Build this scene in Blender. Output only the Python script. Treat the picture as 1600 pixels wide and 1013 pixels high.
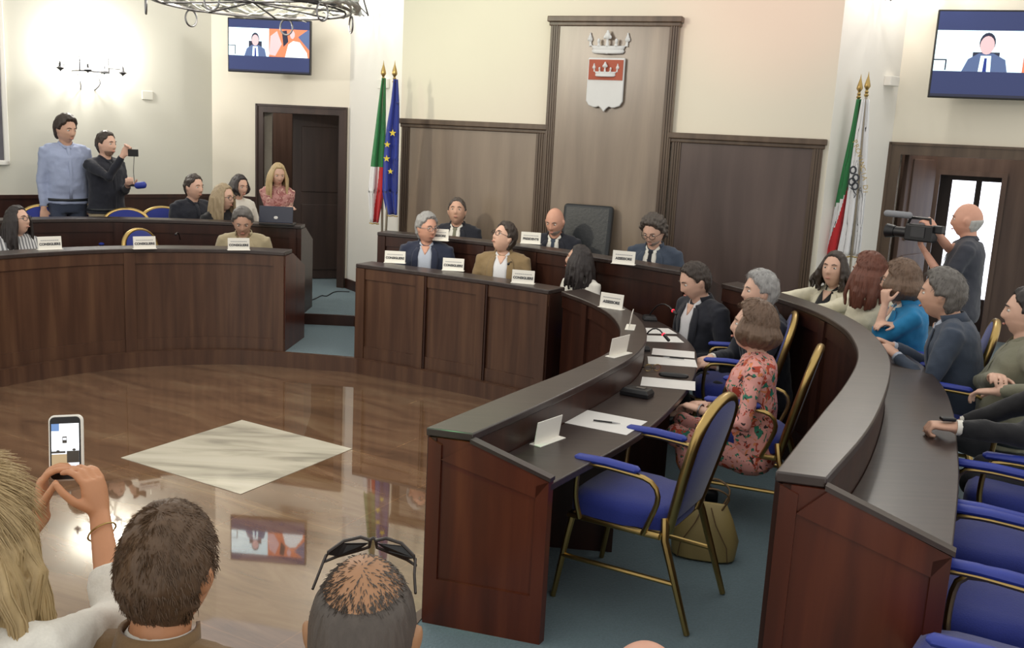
import bpy, bmesh, math, random
from mathutils import Vector as V3, Matrix, noise as mnoise
from math import sin, cos, pi, radians, atan2, sqrt, hypot
random.seed(7)
for _o in list(bpy.data.objects): bpy.data.objects.remove(_o)
SC = bpy.context.scene
COL = SC.collection

# ------------------------------------------------------------------ camera
F_PX, PITCH, ROLL, CAM_Z = 1500.0, 0.1895, 0.051, 2.1
FWD = V3((0, cos(PITCH), -sin(PITCH)))
_r0 = V3((1, 0, 0)); _u0 = _r0.cross(FWD)
RGT = _r0 * cos(ROLL) + _u0 * sin(ROLL)
UPV = _u0 * cos(ROLL) - _r0 * sin(ROLL)
cam_d = bpy.data.cameras.new('camera'); cam = bpy.data.objects.new('camera', cam_d); COL.objects.link(cam)
cam_d.sensor_width = 36.0; cam_d.lens = 36.0 * F_PX / 1600.0; cam_d.clip_start = 0.05; cam_d.clip_end = 200
cam.matrix_world = Matrix(((RGT.x, UPV.x, -FWD.x, 0), (RGT.y, UPV.y, -FWD.y, 0), (RGT.z, UPV.z, -FWD.z, CAM_Z), (0, 0, 0, 1)))
SC.camera = cam
CAMP = V3((0, 0, CAM_Z))
def ray(px, py): return FWD * F_PX + RGT * (px - 800) + UPV * (506.5 - py)
def onz(px, py, z):
    d = ray(px, py); return CAMP + d * ((z - CAM_Z) / d.z)
def ony(px, py, Y):
    d = ray(px, py); return CAMP + d * (Y / d.y)

# ------------------------------------------------------------------ world, lamps, exposure
SC.view_settings.view_transform = 'Standard'; SC.view_settings.look = 'None'
SC.view_settings.gamma = 1.0; SC.view_settings.use_curve_mapping = False
SC.view_settings.exposure = 0.0
W = bpy.data.worlds.new('room_ambient_fill'); SC.world = W; W.use_nodes = True  # even ambient fill, added through the left-out ceiling and near walls
bg = W.node_tree.nodes['Background']; bg.inputs[0].default_value = (1.0, 0.97, 0.91, 1); bg.inputs[1].default_value = 1.0

def lamp(name, kind, loc, power, color=(1, .9, .75), size=.1, aim=None, spot=60, blend=.6):
    d = bpy.data.lights.new(name, kind); o = bpy.data.objects.new(name, d); COL.objects.link(o)
    o.location = loc; d.energy = power; d.color = color
    if kind == 'POINT': d.shadow_soft_size = size
    if kind == 'SPOT': d.shadow_soft_size = size; d.spot_size = radians(spot); d.spot_blend = blend
    if kind == 'AREA': d.size = size
    if aim is not None:
        o.rotation_euler = (V3(aim) - V3(loc)).to_track_quat('-Z', 'Y').to_euler()
    return o
# chandelier bulbs over the middle of the floor
for a in range(4):
    lamp('chandelier_light', 'POINT', (-1.75 + .45 * cos(a * pi / 2 + .4), 6.1 + .45 * sin(a * pi / 2 + .4), 3.25), 32, (1, .92, .80), .08)
# wall lantern bulbs, see wall_lantern below
LANTERN_L = ony(143, 112, 10.75); LANTERN_B = V3((-1.75, 10.8, 3.62)); LANTERN_R = V3((3.15, 9.05, 3.62))
# three stage spotlights washing the wall in green, white and red
lamp('passage_fill_light', 'POINT', (-2.3, 13.0, 2.6), 22, (1, .9, .8), .1)  # unseen fill, added to brighten the dark passage
lamp('vestibule_fill_light', 'POINT', (4.6, 9.9, 2.8), 20, (1, .92, .85), .1)  # added lamp without a visible fixture, lifts the vestibule
lamp('green_spotlight', 'SPOT', (-3.6, 3.2, 4.3), 220, (.35, 1, .35), .1, (-.8, 10.3, 3.7), 26, 1)
lamp('green_spotlight', 'SPOT', (-1.6, 2.6, 4.2), 300, (.25, 1, .35), .1, (-.28, 3.75, .96), 13, .9)
lamp('white_spotlight', 'SPOT', (-4.2, 4.6, 3.9), 420, (1, .93, .74), .12, (.1, 9.8, 2.0), 40, .7)
lamp('red_spotlight', 'SPOT', (.6, 4.2, 4.3), 260, (1, .32, .25), .1, (2.2, 9.0, 3.8), 30, 1)

# ------------------------------------------------------------------ materials
def nodes(name):
    m = bpy.data.materials.new(name); m.use_nodes = True
    nt = m.node_tree; return m, nt, nt.nodes['Principled BSDF']
def lin(c):
    if isinstance(c, str):
        c = tuple(int(c[i:i + 2], 16) / 255 for i in (0, 2, 4))
        c = tuple(x / 12.92 if x <= .04045 else ((x + .055) / 1.055) ** 2.4 for x in c)
    return (c[0], c[1], c[2], 1)
def mat(name, color, rough=.6, metal=0., var=.12, scale=(8, 8, 8), bump=0., spec=None, coat=0., coord='Object', sheen=0.):
    m, nt, b = nodes(name); c = lin(color)
    b.inputs['Roughness'].default_value = rough; b.inputs['Metallic'].default_value = metal
    if spec is not None: b.inputs['Specular IOR Level'].default_value = spec
    if coat: b.inputs['Coat Weight'].default_value = coat; b.inputs['Coat Roughness'].default_value = .08
    if sheen: b.inputs['Sheen Weight'].default_value = sheen
    tc = nt.nodes.new('ShaderNodeTexCoord'); mp = nt.nodes.new('ShaderNodeMapping'); nz = nt.nodes.new('ShaderNodeTexNoise')
    mp.inputs['Scale'].default_value = scale; nz.inputs['Scale'].default_value = 1; nz.inputs['Detail'].default_value = 4
    nt.links.new(tc.outputs[coord], mp.inputs[0]); nt.links.new(mp.outputs[0], nz.inputs['Vector'])
    mx = nt.nodes.new('ShaderNodeMix'); mx.data_type = 'RGBA'
    mx.inputs[6].default_value = tuple(x * (1 - var) for x in c[:3]) + (1,)
    mx.inputs[7].default_value = tuple(min(1, x * (1 + var)) for x in c[:3]) + (1,)
    nt.links.new(nz.outputs['Fac'], mx.inputs[0]); nt.links.new(mx.outputs[2], b.inputs['Base Color'])
    if bump:
        bp = nt.nodes.new('ShaderNodeBump'); bp.inputs['Strength'].default_value = bump; bp.inputs['Distance'].default_value = .01
        nt.links.new(nz.outputs['Fac'], bp.inputs['Height']); nt.links.new(bp.outputs[0], b.inputs['Normal'])
    return m
def ramp_mat(name, stops, scale, rough, coat=0., rot=(0, 0, 0), dist=0., detail=6, bump=0., metal=0., coord='Object', nscale=1, spec=.5):
    m, nt, b = nodes(name)
    tc = nt.nodes.new('ShaderNodeTexCoord'); mp = nt.nodes.new('ShaderNodeMapping'); nz = nt.nodes.new('ShaderNodeTexNoise')
    mp.inputs['Scale'].default_value = scale; mp.inputs['Rotation'].default_value = rot
    nz.inputs['Scale'].default_value = nscale; nz.inputs['Detail'].default_value = detail; nz.inputs['Distortion'].default_value = dist
    cr = nt.nodes.new('ShaderNodeValToRGB'); e = cr.color_ramp.elements
    e[0].position, e[0].color = stops[0][0], lin(stops[0][1]); e[1].position, e[1].color = stops[-1][0], lin(stops[-1][1])
    for p, c in stops[1:-1]:
        n = e.new(p); n.color = lin(c)
    nt.links.new(tc.outputs[coord], mp.inputs[0]); nt.links.new(mp.outputs[0], nz.inputs['Vector'])
    nt.links.new(nz.outputs['Fac'], cr.inputs[0]); nt.links.new(cr.outputs[0], b.inputs['Base Color'])
    b.inputs['Roughness'].default_value = rough; b.inputs['Metallic'].default_value = metal
    b.inputs['Specular IOR Level'].default_value = spec
    if coat: b.inputs['Coat Weight'].default_value = coat; b.inputs['Coat Roughness'].default_value = .05
    if bump:
        bp = nt.nodes.new('ShaderNodeBump'); bp.inputs['Strength'].default_value = bump; bp.inputs['Distance'].default_value = .005
        nt.links.new(nz.outputs['Fac'], bp.inputs['Height']); nt.links.new(bp.outputs[0], b.inputs['Normal'])
    return m
def emit(name, color, strength):
    m, nt, b = nodes(name); b.inputs['Base Color'].default_value = lin(color)
    b.inputs['Emission Color'].default_value = lin(color); b.inputs['Emission Strength'].default_value = strength
    b.inputs['Roughness'].default_value = .3
    return m

M = {}
M['wall'] = mat('plaster_cream', 'e6dfce', .9, var=.02, scale=(2, 2, 2), bump=.03)
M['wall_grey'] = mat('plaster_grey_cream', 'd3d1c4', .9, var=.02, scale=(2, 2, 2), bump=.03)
M['wall_white'] = mat('plaster_white', 'ebe8e0', .9, var=.02, scale=(2, 2, 2), bump=.03)
M['wood_front'] = ramp_mat('walnut_veneer_fascia', [(.25, '422b20'), (.5, '54392a'), (.75, '664935')], (14, 14, .9), .32, rot=(0, 0, 0), detail=8, dist=.4)
M['wood_dark'] = ramp_mat('dark_walnut', [(.25, '2a1610'), (.5, '361d15'), (.75, '43261b')], (14, 14, .9), .35, detail=8, dist=.3)
M['wood_red'] = ramp_mat('mahogany_end', [(.25, '3a1a10'), (.5, '552617'), (.8, '6b3620')], (9, 9, .8), .28, detail=8, dist=.4)
M['wood_top'] = ramp_mat('espresso_worktop', [(.3, '2c2220'), (.7, '3c302c')], (3, 40, 8), .33, detail=8, spec=.7)
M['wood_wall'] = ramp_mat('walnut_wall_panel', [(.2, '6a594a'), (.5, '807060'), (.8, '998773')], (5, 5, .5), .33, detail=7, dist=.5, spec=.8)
M['wood_wall_dark_sheen_tone'] = ramp_mat('walnut_wall_panel_dark_sheen_tone', [(.2, '42342f'), (.5, '54443f'), (.8, '66544d')], (5, 5, .5), .4, detail=7, dist=.5, spec=.6)  # purple-brown stain; the weaker sheen on this side is painted in as darkness
M['wood_trim'] = ramp_mat('walnut_trim', [(.3, '493a2e'), (.7, '655343')], (12, 12, 1), .4, detail=6)
M['wood_door'] = ramp_mat('dark_door_wood', [(.3, '2d211d'), (.7, '44332c')], (10, 10, .8), .45, detail=6)
M['wood_panel_grey'] = ramp_mat('brown_door_wood', [(.3, '54423a'), (.7, '6a564b')], (10, 10, .8), .5, detail=6)
M['carpet'] = mat('blue_grey_carpet', '62777f', .95, var=.22, scale=(90, 90, 90), bump=.4, sheen=.2)
M['gold'] = mat('brushed_gold_metal', 'b59a62', .33, 1., var=.06, scale=(30, 30, 30))
M['blue_fabric'] = mat('royal_blue_upholstery', '1c2d86', .75, var=.18, scale=(160, 160, 160), bump=.15, sheen=.3)
M['blue_vinyl'] = mat('blue_armrest_pad', '2b3c9a', .5, var=.1, scale=(40, 40, 40))
M['black'] = mat('black_plastic', '17171a', .4, var=.1)
M['black_leather'] = mat('black_leather', '22262a', .42, var=.15, scale=(40, 40, 40), bump=.15)
M['iron'] = mat('dark_iron', '4a4a4c', .55, .6, var=.15)
M['white_card'] = mat('white_card', 'f2efe6', .7, var=.02)
M['ink'] = mat('dark_grey_ink', '3c3e44', .8, var=.05)
M['ink_pale'] = mat('pale_grey_ink', 'a9aaac', .8, var=.05)
M['paper'] = mat('white_paper', 'e4e2de', .8, var=.02)
M['steel'] = mat('steel', '9a9a9c', .3, 1., var=.05)
M['red_led'] = emit('red_led', 'ff2030', 6)
M['bulb'] = emit('lamp_bulb', 'fff2dd', 25)
M['marble_in'] = ramp_mat('cream_marble', [(.30, '8f8b80'), (.42, 'b9b3a2'), (.52, 'cdc7b5'), (.8, 'd8d3c4')], (1.0, 5.5, 1), .10, rot=(0, 0, radians(27)), dist=.9, detail=8, nscale=.9)

def marble_floor():
    m, nt, b = nodes('brown_polished_marble'); N, L = nt.nodes.new, nt.links.new
    tc = N('ShaderNodeTexCoord'); mp = N('ShaderNodeMapping'); mp.inputs['Rotation'].default_value = (0, 0, radians(28))
    L(tc.outputs['Object'], mp.inputs[0])
    m2 = N('ShaderNodeMapping'); m2.inputs['Scale'].default_value = (1.0, 4.2, 1); L(mp.outputs[0], m2.inputs[0])
    nz = N('ShaderNodeTexNoise'); nz.inputs['Scale'].default_value = 1.1; nz.inputs['Detail'].default_value = 9; nz.inputs['Distortion'].default_value = .8; nz.inputs['Roughness'].default_value = .62
    L(m2.outputs[0], nz.inputs['Vector'])
    cr = N('ShaderNodeValToRGB'); e = cr.color_ramp.elements
    e[0].position, e[0].color = .28, lin('57402f'); e[1].position, e[1].color = .78, lin('967d60')
    n = e.new(.5); n.color = lin('7a5c44')
    L(nz.outputs['Fac'], cr.inputs[0])
    br = N('ShaderNodeTexBrick'); br.offset = .5; br.inputs['Scale'].default_value = 1.0
    br.inputs['Brick Width'].default_value = 1.1; br.inputs['Row Height'].default_value = 1.1; br.inputs['Mortar Size'].default_value = .004; br.inputs['Mortar Smooth'].default_value = .1
    br.inputs['Color1'].default_value = (1, 1, 1, 1); br.inputs['Color2'].default_value = (.88, .88, .88, 1); br.inputs['Mortar'].default_value = (1.25, 1.2, 1.1, 1)
    m3 = N('ShaderNodeMapping'); m3.inputs['Rotation'].default_value = (0, 0, radians(28)); m3.inputs['Location'].default_value = (.3, .55, 0); L(tc.outputs['Object'], m3.inputs[0]); L(m3.outputs[0], br.inputs['Vector'])
    mx = N('ShaderNodeMix'); mx.data_type = 'RGBA'; mx.blend_type = 'MULTIPLY'; mx.inputs[0].default_value = 1
    L(cr.outputs[0], mx.inputs[6]); L(br.outputs['Color'], mx.inputs[7]); L(mx.outputs[2], b.inputs['Base Color'])
    b.inputs['Roughness'].default_value = .035; b.inputs['Specular IOR Level'].default_value = .75; b.inputs['IOR'].default_value = 1.6
    b.inputs['Coat Weight'].default_value = .5; b.inputs['Coat Roughness'].default_value = .02
    return m
M['marble'] = marble_floor()

# ------------------------------------------------------------------ mesh helpers
class MB:
    def __init__(s): s.v = []; s.f = []; s.mi = []; s.cur = 0
    def add(s, vs, fs):
        n = len(s.v); s.v += [V3(v) for v in vs]
        for f in fs: s.f.append([i + n for i in f]); s.mi.append(s.cur)
    def box(s, c, size, rz=0, mtx=None):
        x, y, z = [a / 2 for a in size]; vs = []
        for a in (-1, 1):
            for b in (-1, 1):
                for d in (-1, 1):
                    p = V3((a * x, b * y, d * z))
                    if mtx is not None: p = mtx @ p
                    elif rz: p = Matrix.Rotation(rz, 3, 'Z') @ p
                    vs.append(p + V3(c))
        s.add(vs, [(0, 1, 3, 2), (4, 6, 7, 5), (0, 4, 5, 1), (2, 3, 7, 6), (0, 2, 6, 4), (1, 5, 7, 3)])
    def loft(s, rings, caps=True, closed=True):
        n = len(rings[0]); vs = [p for r in rings for p in r]; fs = []
        for i in range(len(rings) - 1):
            for j in range(n if closed else n - 1):
                k = (j + 1) % n
                fs.append((i * n + j, i * n + k, (i + 1) * n + k, (i + 1) * n + j))
        if caps and closed:
            fs.append(tuple(reversed(range(n)))); fs.append(tuple((len(rings) - 1) * n + j for j in range(n)))
        s.add(vs, fs)
    def tube(s, pts, r, n=10, caps=True, flat=1.0, up=None, round_ends=False):
        pts = [V3(p) for p in pts]; m = len(pts)
        rs = list(r) if isinstance(r, (list, tuple)) else [r] * m
        if round_ends:
            d0 = (pts[0] - pts[1]).normalized(); d1 = (pts[-1] - pts[-2]).normalized()
            pts = [pts[0] + d0 * rs[0] * .85, pts[0] + d0 * rs[0] * .5] + pts + [pts[-1] + d1 * rs[-1] * .5, pts[-1] + d1 * rs[-1] * .85]
            rs = [rs[0] * .4, rs[0] * .85] + rs + [rs[-1] * .85, rs[-1] * .4]; m = len(pts)
        rings = []; ref = None
        for i, p in enumerate(pts):
            t = (pts[min(i + 1, m - 1)] - pts[max(i - 1, 0)])
            t = t.normalized() if t.length > 1e-9 else V3((0, 0, 1))
            if ref is None:
                ref = V3(up) if up is not None else (V3((0, 0, 1)) if abs(t.z) < .9 else V3((0, 1, 0)))
            a = t.cross(ref)
            if a.length < 1e-5: a = t.cross(V3((1, 0, 0)))
            a.normalize(); b = a.cross(t).normalized(); ref = b if up is None else ref
            rings.append([p + a * (cos(2 * pi * k / n) * rs[i]) + b * (sin(2 * pi * k / n) * rs[i] * flat) for k in range(n)])
        s.loft(rings, caps)
    def ell(s, c, r, u=14, v=10, mtx=None):
        rings = []
        for i in range(1, v):
            th = pi * i / v
            ring = []
            for j in range(u):
                p = V3((r[0] * sin(th) * cos(2 * pi * j / u), r[1] * sin(th) * sin(2 * pi * j / u), -r[2] * cos(th)))
                if mtx is not None: p = mtx @ p
                ring.append(p + V3(c))
            rings.append(ring)
        s.loft(rings, True)
    def lathe(s, prof, c=(0, 0, 0), n=24, mtx=None):
        rings = []
        for r, z in prof:
            ring = []
            for k in range(n):
                p = V3((r * cos(2 * pi * k / n), r * sin(2 * pi * k / n), z))
                if mtx is not None: p = mtx @ p
                ring.append(p + V3(c))
            rings.append(ring)
        s.loft(rings, True)
    def prism(s, outline, depth_vec):
        n = len(outline); d = V3(depth_vec); a = [V3(p) for p in outline]; b = [p + d for p in a]
        fs = [tuple(reversed(range(n))), tuple(range(n, 2 * n))]
        for i in range(n):
            k = (i + 1) % n; fs.append((i, k, n + k, n + i))
        s.add(a + b, fs)
    def grid(s, rows):
        n = len(rows[0]); fs = []
        for i in range(len(rows) - 1):
            for j in range(n - 1): fs.append((i * n + j, i * n + j + 1, (i + 1) * n + j + 1, (i + 1) * n + j))
        s.add([p for r in rows for p in r], fs)
    def slab(s, A, B, z0, z1):
        """solid strip between two plan polylines A and B, from z0 to z1"""
        rings = [[V3((a[0], a[1], z0)), V3((b[0], b[1], z0)), V3((b[0], b[1], z1)), V3((a[0], a[1], z1))] for a, b in zip(A, B)]
        s.loft(rings, True)
    def build(s, name, mats, parent=None, smooth=True, origin=None, angle=40):
        me = bpy.data.meshes.new(name)
        off = V3(origin) if origin is not None else V3((0, 0, 0))
        me.from_pydata([tuple(v - off) for v in s.v], [], s.f); me.validate()
        if not isinstance(mats, (list, tuple)): mats = [mats]
        for m in mats: me.materials.append(m)
        if len(mats) > 1 and len(me.polygons) == len(s.mi):
            for p, i in zip(me.polygons, s.mi): p.material_index = i
        bm = bmesh.new(); bm.from_mesh(me); bmesh.ops.recalc_face_normals(bm, faces=bm.faces)
        if smooth:
            for f in bm.faces: f.smooth = True
            for e in bm.edges:
                if len(e.link_faces) == 2 and e.calc_face_angle(0) > radians(angle): e.smooth = False
        bm.to_mesh(me); bm.free()
        o = bpy.data.objects.new(name, me); COL.objects.link(o)
        if parent is not None: o.parent = parent
        elif origin is not None: o.location = off
        return o
def bevel(o, w=.01, seg=2):
    m = o.modifiers.new('bevel', 'BEVEL'); m.width = w; m.segments = seg; m.limit_method = 'ANGLE'; m.angle_limit = radians(40)
    return o
def solid(o, t):
    m = o.modifiers.new('thickness', 'SOLIDIFY'); m.thickness = t; m.offset = 0; return o
def remesh(o, vox, it=4, noise=None):
    m = o.modifiers.new('remesh', 'REMESH'); m.mode = 'VOXEL'; m.voxel_size = vox; m.use_smooth_shade = True
    if it:
        s = o.modifiers.new('smooth', 'SMOOTH'); s.factor = .5; s.iterations = it
    if noise:
        tx = CLOUD.get(noise[0])
        if tx is None:
            tx = bpy.data.textures.new('folds', 'CLOUDS'); tx.noise_scale = noise[0]; CLOUD[noise[0]] = tx
        d = o.modifiers.new('folds', 'DISPLACE'); d.texture = tx; d.strength = noise[1]; d.mid_level = .5; d.texture_coords = 'LOCAL'
    return o
CLOUD = {}
def tag(o, label=None, cat=None, group=None, kind=None):
    if label: o['label'] = label
    if cat: o['category'] = cat
    if group: o['group'] = group
    if kind: o['kind'] = kind
    return o
def thing(name, label, cat, loc=(0, 0, 0), rz=0, group=None):
    o = bpy.data.objects.new(name, None); COL.objects.link(o); o.location = loc; o.rotation_euler = (0, 0, rz)
    o.empty_display_size = .1
    return tag(o, label, cat, group)
def kids(o): return [c for c in bpy.data.objects if c.parent == o]
def dup(root, loc, rz, label=None, group=None):
    r = root.copy(); COL.objects.link(r); r.location = loc; r.rotation_euler = (0, 0, rz)
    if label: r['label'] = label
    if group: r['group'] = group
    for ch in kids(root):
        c = ch.copy(); COL.objects.link(c); c.parent = r
        for g in kids(ch):
            d = g.copy(); COL.objects.link(d); d.parent = c
    return r
def heading(dx, dy): return atan2(-dx, dy)          # rotation about Z that turns +Y to (dx, dy)
def lerp(a, b, t): return a + (b - a) * t
def spline(pts, n=40):
    """Catmull-Rom through plan points, resampled evenly to n points"""
    P = [V3((p[0], p[1], p[2] if len(p) > 2 else 0)) for p in pts]; P = [2 * P[0] - P[1]] + P + [2 * P[-1] - P[-2]]
    out = []
    for i in range(1, len(P) - 2):
        for k in range(12):
            t = k / 12; a, b, c, d = P[i - 1], P[i], P[i + 1], P[i + 2]
            out.append(.5 * ((2 * b) + (c - a) * t + (2 * a - 5 * b + 4 * c - d) * t * t + (3 * b - a - 3 * c + d) * t ** 3))
    out.append(P[-2]); L = [0]
    for i in range(1, len(out)): L.append(L[-1] + (out[i] - out[i - 1]).length)
    res = []; j = 0
    for k in range(n):
        s = L[-1] * k / (n - 1)
        while j < len(L) - 2 and L[j + 1] < s: j += 1
        t = (s - L[j]) / max(1e-9, L[j + 1] - L[j]); res.append(out[j].lerp(out[j + 1], min(1, max(0, t))))
    return res
def offset(C, d):
    """shift a plan polyline sideways; positive = left of its direction"""
    out = []
    for i in range(len(C)):
        t = (C[min(i + 1, len(C) - 1)] - C[max(i - 1, 0)]); t.z = 0; t.normalize()
        out.append(C[i] + V3((-t.y, t.x, 0)) * d)
    return out
def text_mesh(name, body, size, m, parent, loc, rot, align='CENTER', bold=0.0, extrude=.0006):
    c = bpy.data.curves.new(name, 'FONT'); c.body = body; c.size = size; c.align_x = align; c.align_y = 'CENTER'; c.extrude = extrude; c.offset = bold; c.resolution_u = 3
    t = bpy.data.objects.new(name, c); COL.objects.link(t)
    dg = bpy.context.evaluated_depsgraph_get(); dg.update()
    me = bpy.data.meshes.new_from_object(t.evaluated_get(dg)); COL.objects.unlink(t); bpy.data.objects.remove(t)
    me.materials.clear(); me.materials.append(m); me.name = name
    o = bpy.data.objects.new(name, me); COL.objects.link(o); o.parent = parent; o.location = loc; o.rotation_euler = rot
    return o

# ------------------------------------------------------------------ floors and platforms
PZ1, PZ2 = .13, .235
o = MB(); o.add([(-9, -1, 0), (7, -1, 0), (7, 14.5, 0), (-9, 14.5, 0)], [(0, 1, 2, 3)])
tag(o.build('floor', M['marble'], smooth=False), kind='structure')
dc = [onz(189, 716, 0), onz(378, 657, 0), onz(550, 702, 0), onz(376, 773, 0)]
b = MB(); b.prism([(p.x, p.y, .0005) for p in dc], (0, 0, .0025))
cd = sum(dc, V3()) / 4
tag(b.build('marble_inlay', M['marble_in'], smooth=False, origin=(cd.x, cd.y, 0)), 'pale veined marble square set cornerwise in the brown floor', 'floor inlay')

R1_IN = spline([(-.32, 3.67), (.02, 4.28), (.34, 4.84), (.565, 5.31), (.66, 5.75), (.69, 6.12), (.66, 6.55), (.55, 6.98), (.37, 7.41)], 44)
R1_OUT = spline([(-.13, 3.62), (.18, 4.17), (.50, 4.79), (.72, 5.30), (.83, 5.77), (.86, 6.20), (.83, 6.66), (.73, 7.13), (.56, 7.60)], 44)
R1_WS = spline([(.18, 3.53), (.61, 4.24), (.87, 4.83), (1.04, 5.32), (1.15, 5.77), (1.22, 6.24), (1.20, 6.78), (1.08, 7.3), (.88, 7.78)], 44)
BL_IN = spline([(-1.39, 8.32), (-.78, 8.02), (-.22, 7.70), (.27, 7.36)], 24)
L1_IN = spline([(-4.35, 6.3), (-4.2, 6.85), (-3.98, 7.31), (-3.75, 7.64), (-3.5, 7.91), (-3.2, 8.13), (-2.83, 8.30), (-2.44, 8.40), (-2.03, 8.39)], 40)
L2_IN = spline([(-5.2, 7.7), (-4.85, 8.4), (-4.5, 8.85), (-4.16, 9.15), (-3.77, 9.35), (-3.04, 9.52), (-2.15, 9.54)], 40)
R2_IN = spline([(.82, 2.78), (1.15, 3.43), (1.42, 3.96), (1.66, 4.5), (1.80, 4.97), (1.87, 5.4), (1.86, 5.9), (1.73, 6.42), (1.5, 6.9)], 44)
R2_OUT = spline([(.965, 2.742), (1.30, 3.32), (1.60, 3.95), (1.82, 4.50), (1.95, 5.0), (2.02, 5.5), (2.0, 6.0), (1.87, 6.55), (1.65, 7.05)], 44)
R2_WS = spline([(1.32, 2.64), (1.66, 3.35), (1.88, 3.86), (2.08, 4.35), (2.26, 4.9), (2.36, 5.5), (2.34, 6.1), (2.2, 6.7), (1.98, 7.3)], 44)
DA_IN = spline([(-1.34, 9.22), (-.6, 8.97), (.14, 8.52), (.75, 7.97), (1.32, 7.36)], 30)
def platform(name, edge, far, z0, z1, label):
    b = MB(); b.cur = 0
    E = offset(edge, 0)
    n = len(E)
    poly = [V3((p.x, p.y, z1)) for p in E] + [V3((p[0], p[1], z1)) for p in far]
    bm = bmesh.new(); vs = [bm.verts.new(p) for p in poly]; f = bm.faces.new(vs); bmesh.ops.triangulate(bm, faces=[f])
    me = bpy.data.meshes.new(name); bm.to_mesh(me); bm.free(); me.materials.append(M['carpet'])
    o = bpy.data.objects.new(name, me); COL.objects.link(o); tag(o, kind='structure')
    return o
P1E = [V3((p.x, p.y, 0)) for p in L1_IN] + [V3((p.x, p.y, 0)) for p in BL_IN] + list(reversed([V3((p.x, p.y, 0)) for p in R1_IN[:-3]]))
P1E = [V3((-5.4, 3.2, 0)), V3((-4.75, 5.0, 0))] + P1E + [V3((-.34, 3.6, 0)), V3((-.34, 2.0, 0))]
P1E = offset(P1E, -.045)
platform('floor', P1E, [(7, 2.0), (7, 14), (-9, 14), (-9, 3.2)], 0, PZ1, '')
b = MB(); b.slab(P1E, offset(P1E, .05), 0, PZ1 + .004)
tag(b.build('trim_1', M['wood_front'], smooth=True), kind='structure')
P2E = [V3((p.x, p.y, 0)) for p in L2_IN[:-2]] + [V3((-2.22, 9.7, 0)), V3((-1.62, 9.72, 0)), V3((-1.45, 9.4, 0))] + [V3((p.x, p.y, 0)) for p in DA_IN] + [V3((p.x, p.y, 0)) for p in reversed(R2_IN)] + [V3((.5, 2.0, 0))]
P2E = [V3((-6.4, 5.2, 0))] + P2E
platform('floor', P2E, [(7, 2.0), (7, 14), (-9, 14), (-9, 5.2)], PZ1, PZ2, '')
b = MB(); b.slab(offset(P2E, -.02), offset(P2E, .02), PZ1, PZ2 + .003)
tag(b.build('trim_2', M['wood_dark'], smooth=True), kind='structure')

# ------------------------------------------------------------------ walls
ZW = 4.4
C0 = V3((-8.6, 6.91)); C1 = V3((-3.77, 11.9)); C2 = V3((-2.03, 11.5)); C3 = V3((-1.29, 10.4)); C4 = V3((2.78, 8.85)); C5 = V3((3.62, 9.6)); C6 = V3((7.4, 7.8))
C0, C1, C2, C3, C4, C5, C6 = [V3((c[0], c[1], 0)) for c in (C0, C1, C2, C3, C4, C5, C6)]
C6 = C5 + (V3((4.68, 9.1, 0)) - C5).normalized() * 4.0
def wallbox(b, P, Q, s0, s1, z0, z1, d0, d1):
    """box along wall P-Q from distance s0 to s1; d = towards the back (right-hand normal of P->Q is the room)"""
    t = (Q - P).normalized(); n = V3((-t.y, t.x, 0))     # n points away from the camera
    pts = []
    for d in (d0, d1):
        for s in (s0, s1):
            for z in (z0, z1): pts.append(P + t * s + n * d + V3((0, 0, z)))
    b.add(pts, [(0, 1, 3, 2), (4, 6, 7, 5), (0, 4, 5, 1), (2, 3, 7, 6), (0, 2, 6, 4), (1, 5, 7, 3)])
def wallpt(P, Q, s, z, d=0):
    t = (Q - P).normalized(); n = V3((-t.y, t.x, 0)); return P + t * s + n * d + V3((0, 0, z))
def along(P, Q, px, py=200):
    """distance along wall P-Q where the sight line of that pixel meets it"""
    d = ray(px, py); t = (Q - P); den = d.x * t.y - d.y * t.x
    s = (P.y * d.x - P.x * d.y) / -den if abs(den) > 1e-9 else 0
    return s * t.length
def zat(P, Q, px, py):
    s = along(P, Q, px, py); p = wallpt(P, Q, s, 0); d = ray(px, py); return CAM_Z + d.z * (hypot(p.x, p.y) / hypot(d.x, d.y))
def wall(name, P, Q, m, openings=(), z1=ZW, z0=0):
    b = MB(); L = (Q - P).length; s = 0
    for a, c, zt in openings:
        wallbox(b, P, Q, s, a, z0, z1, 0, .2); wallbox(b, P, Q, a, c, zt, z1, 0, .2); s = c
    wallbox(b, P, Q, s, L, z0, z1, 0, .2)
    return tag(b.build(name, m, smooth=False), kind='structure')
LA = (C2 - C1).length
dA0, dA1 = along(C1, C2, 413), along(C1, C2, 531)
zA = zat(C1, C2, 470, 178)
wall('wall_left', C0, C1, M['wall_grey'])
wall('wall_left', C1, C2, M['wall'], [(dA0, dA1, zA)])
wall('wall_back', C2, C3, M['wall_white'])
wall('wall_back', C3, C4, M['wall'])
wall('wall_right', C4, C5, M['wall_white'])
dE0, dE1 = along(C5, C6, 1408, 240), 2.75
zE = zat(C5, C6, 1500, 246)
wall('wall_right', C5, C6, M['wall'], [(dE0, dE1, zE)])
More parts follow.
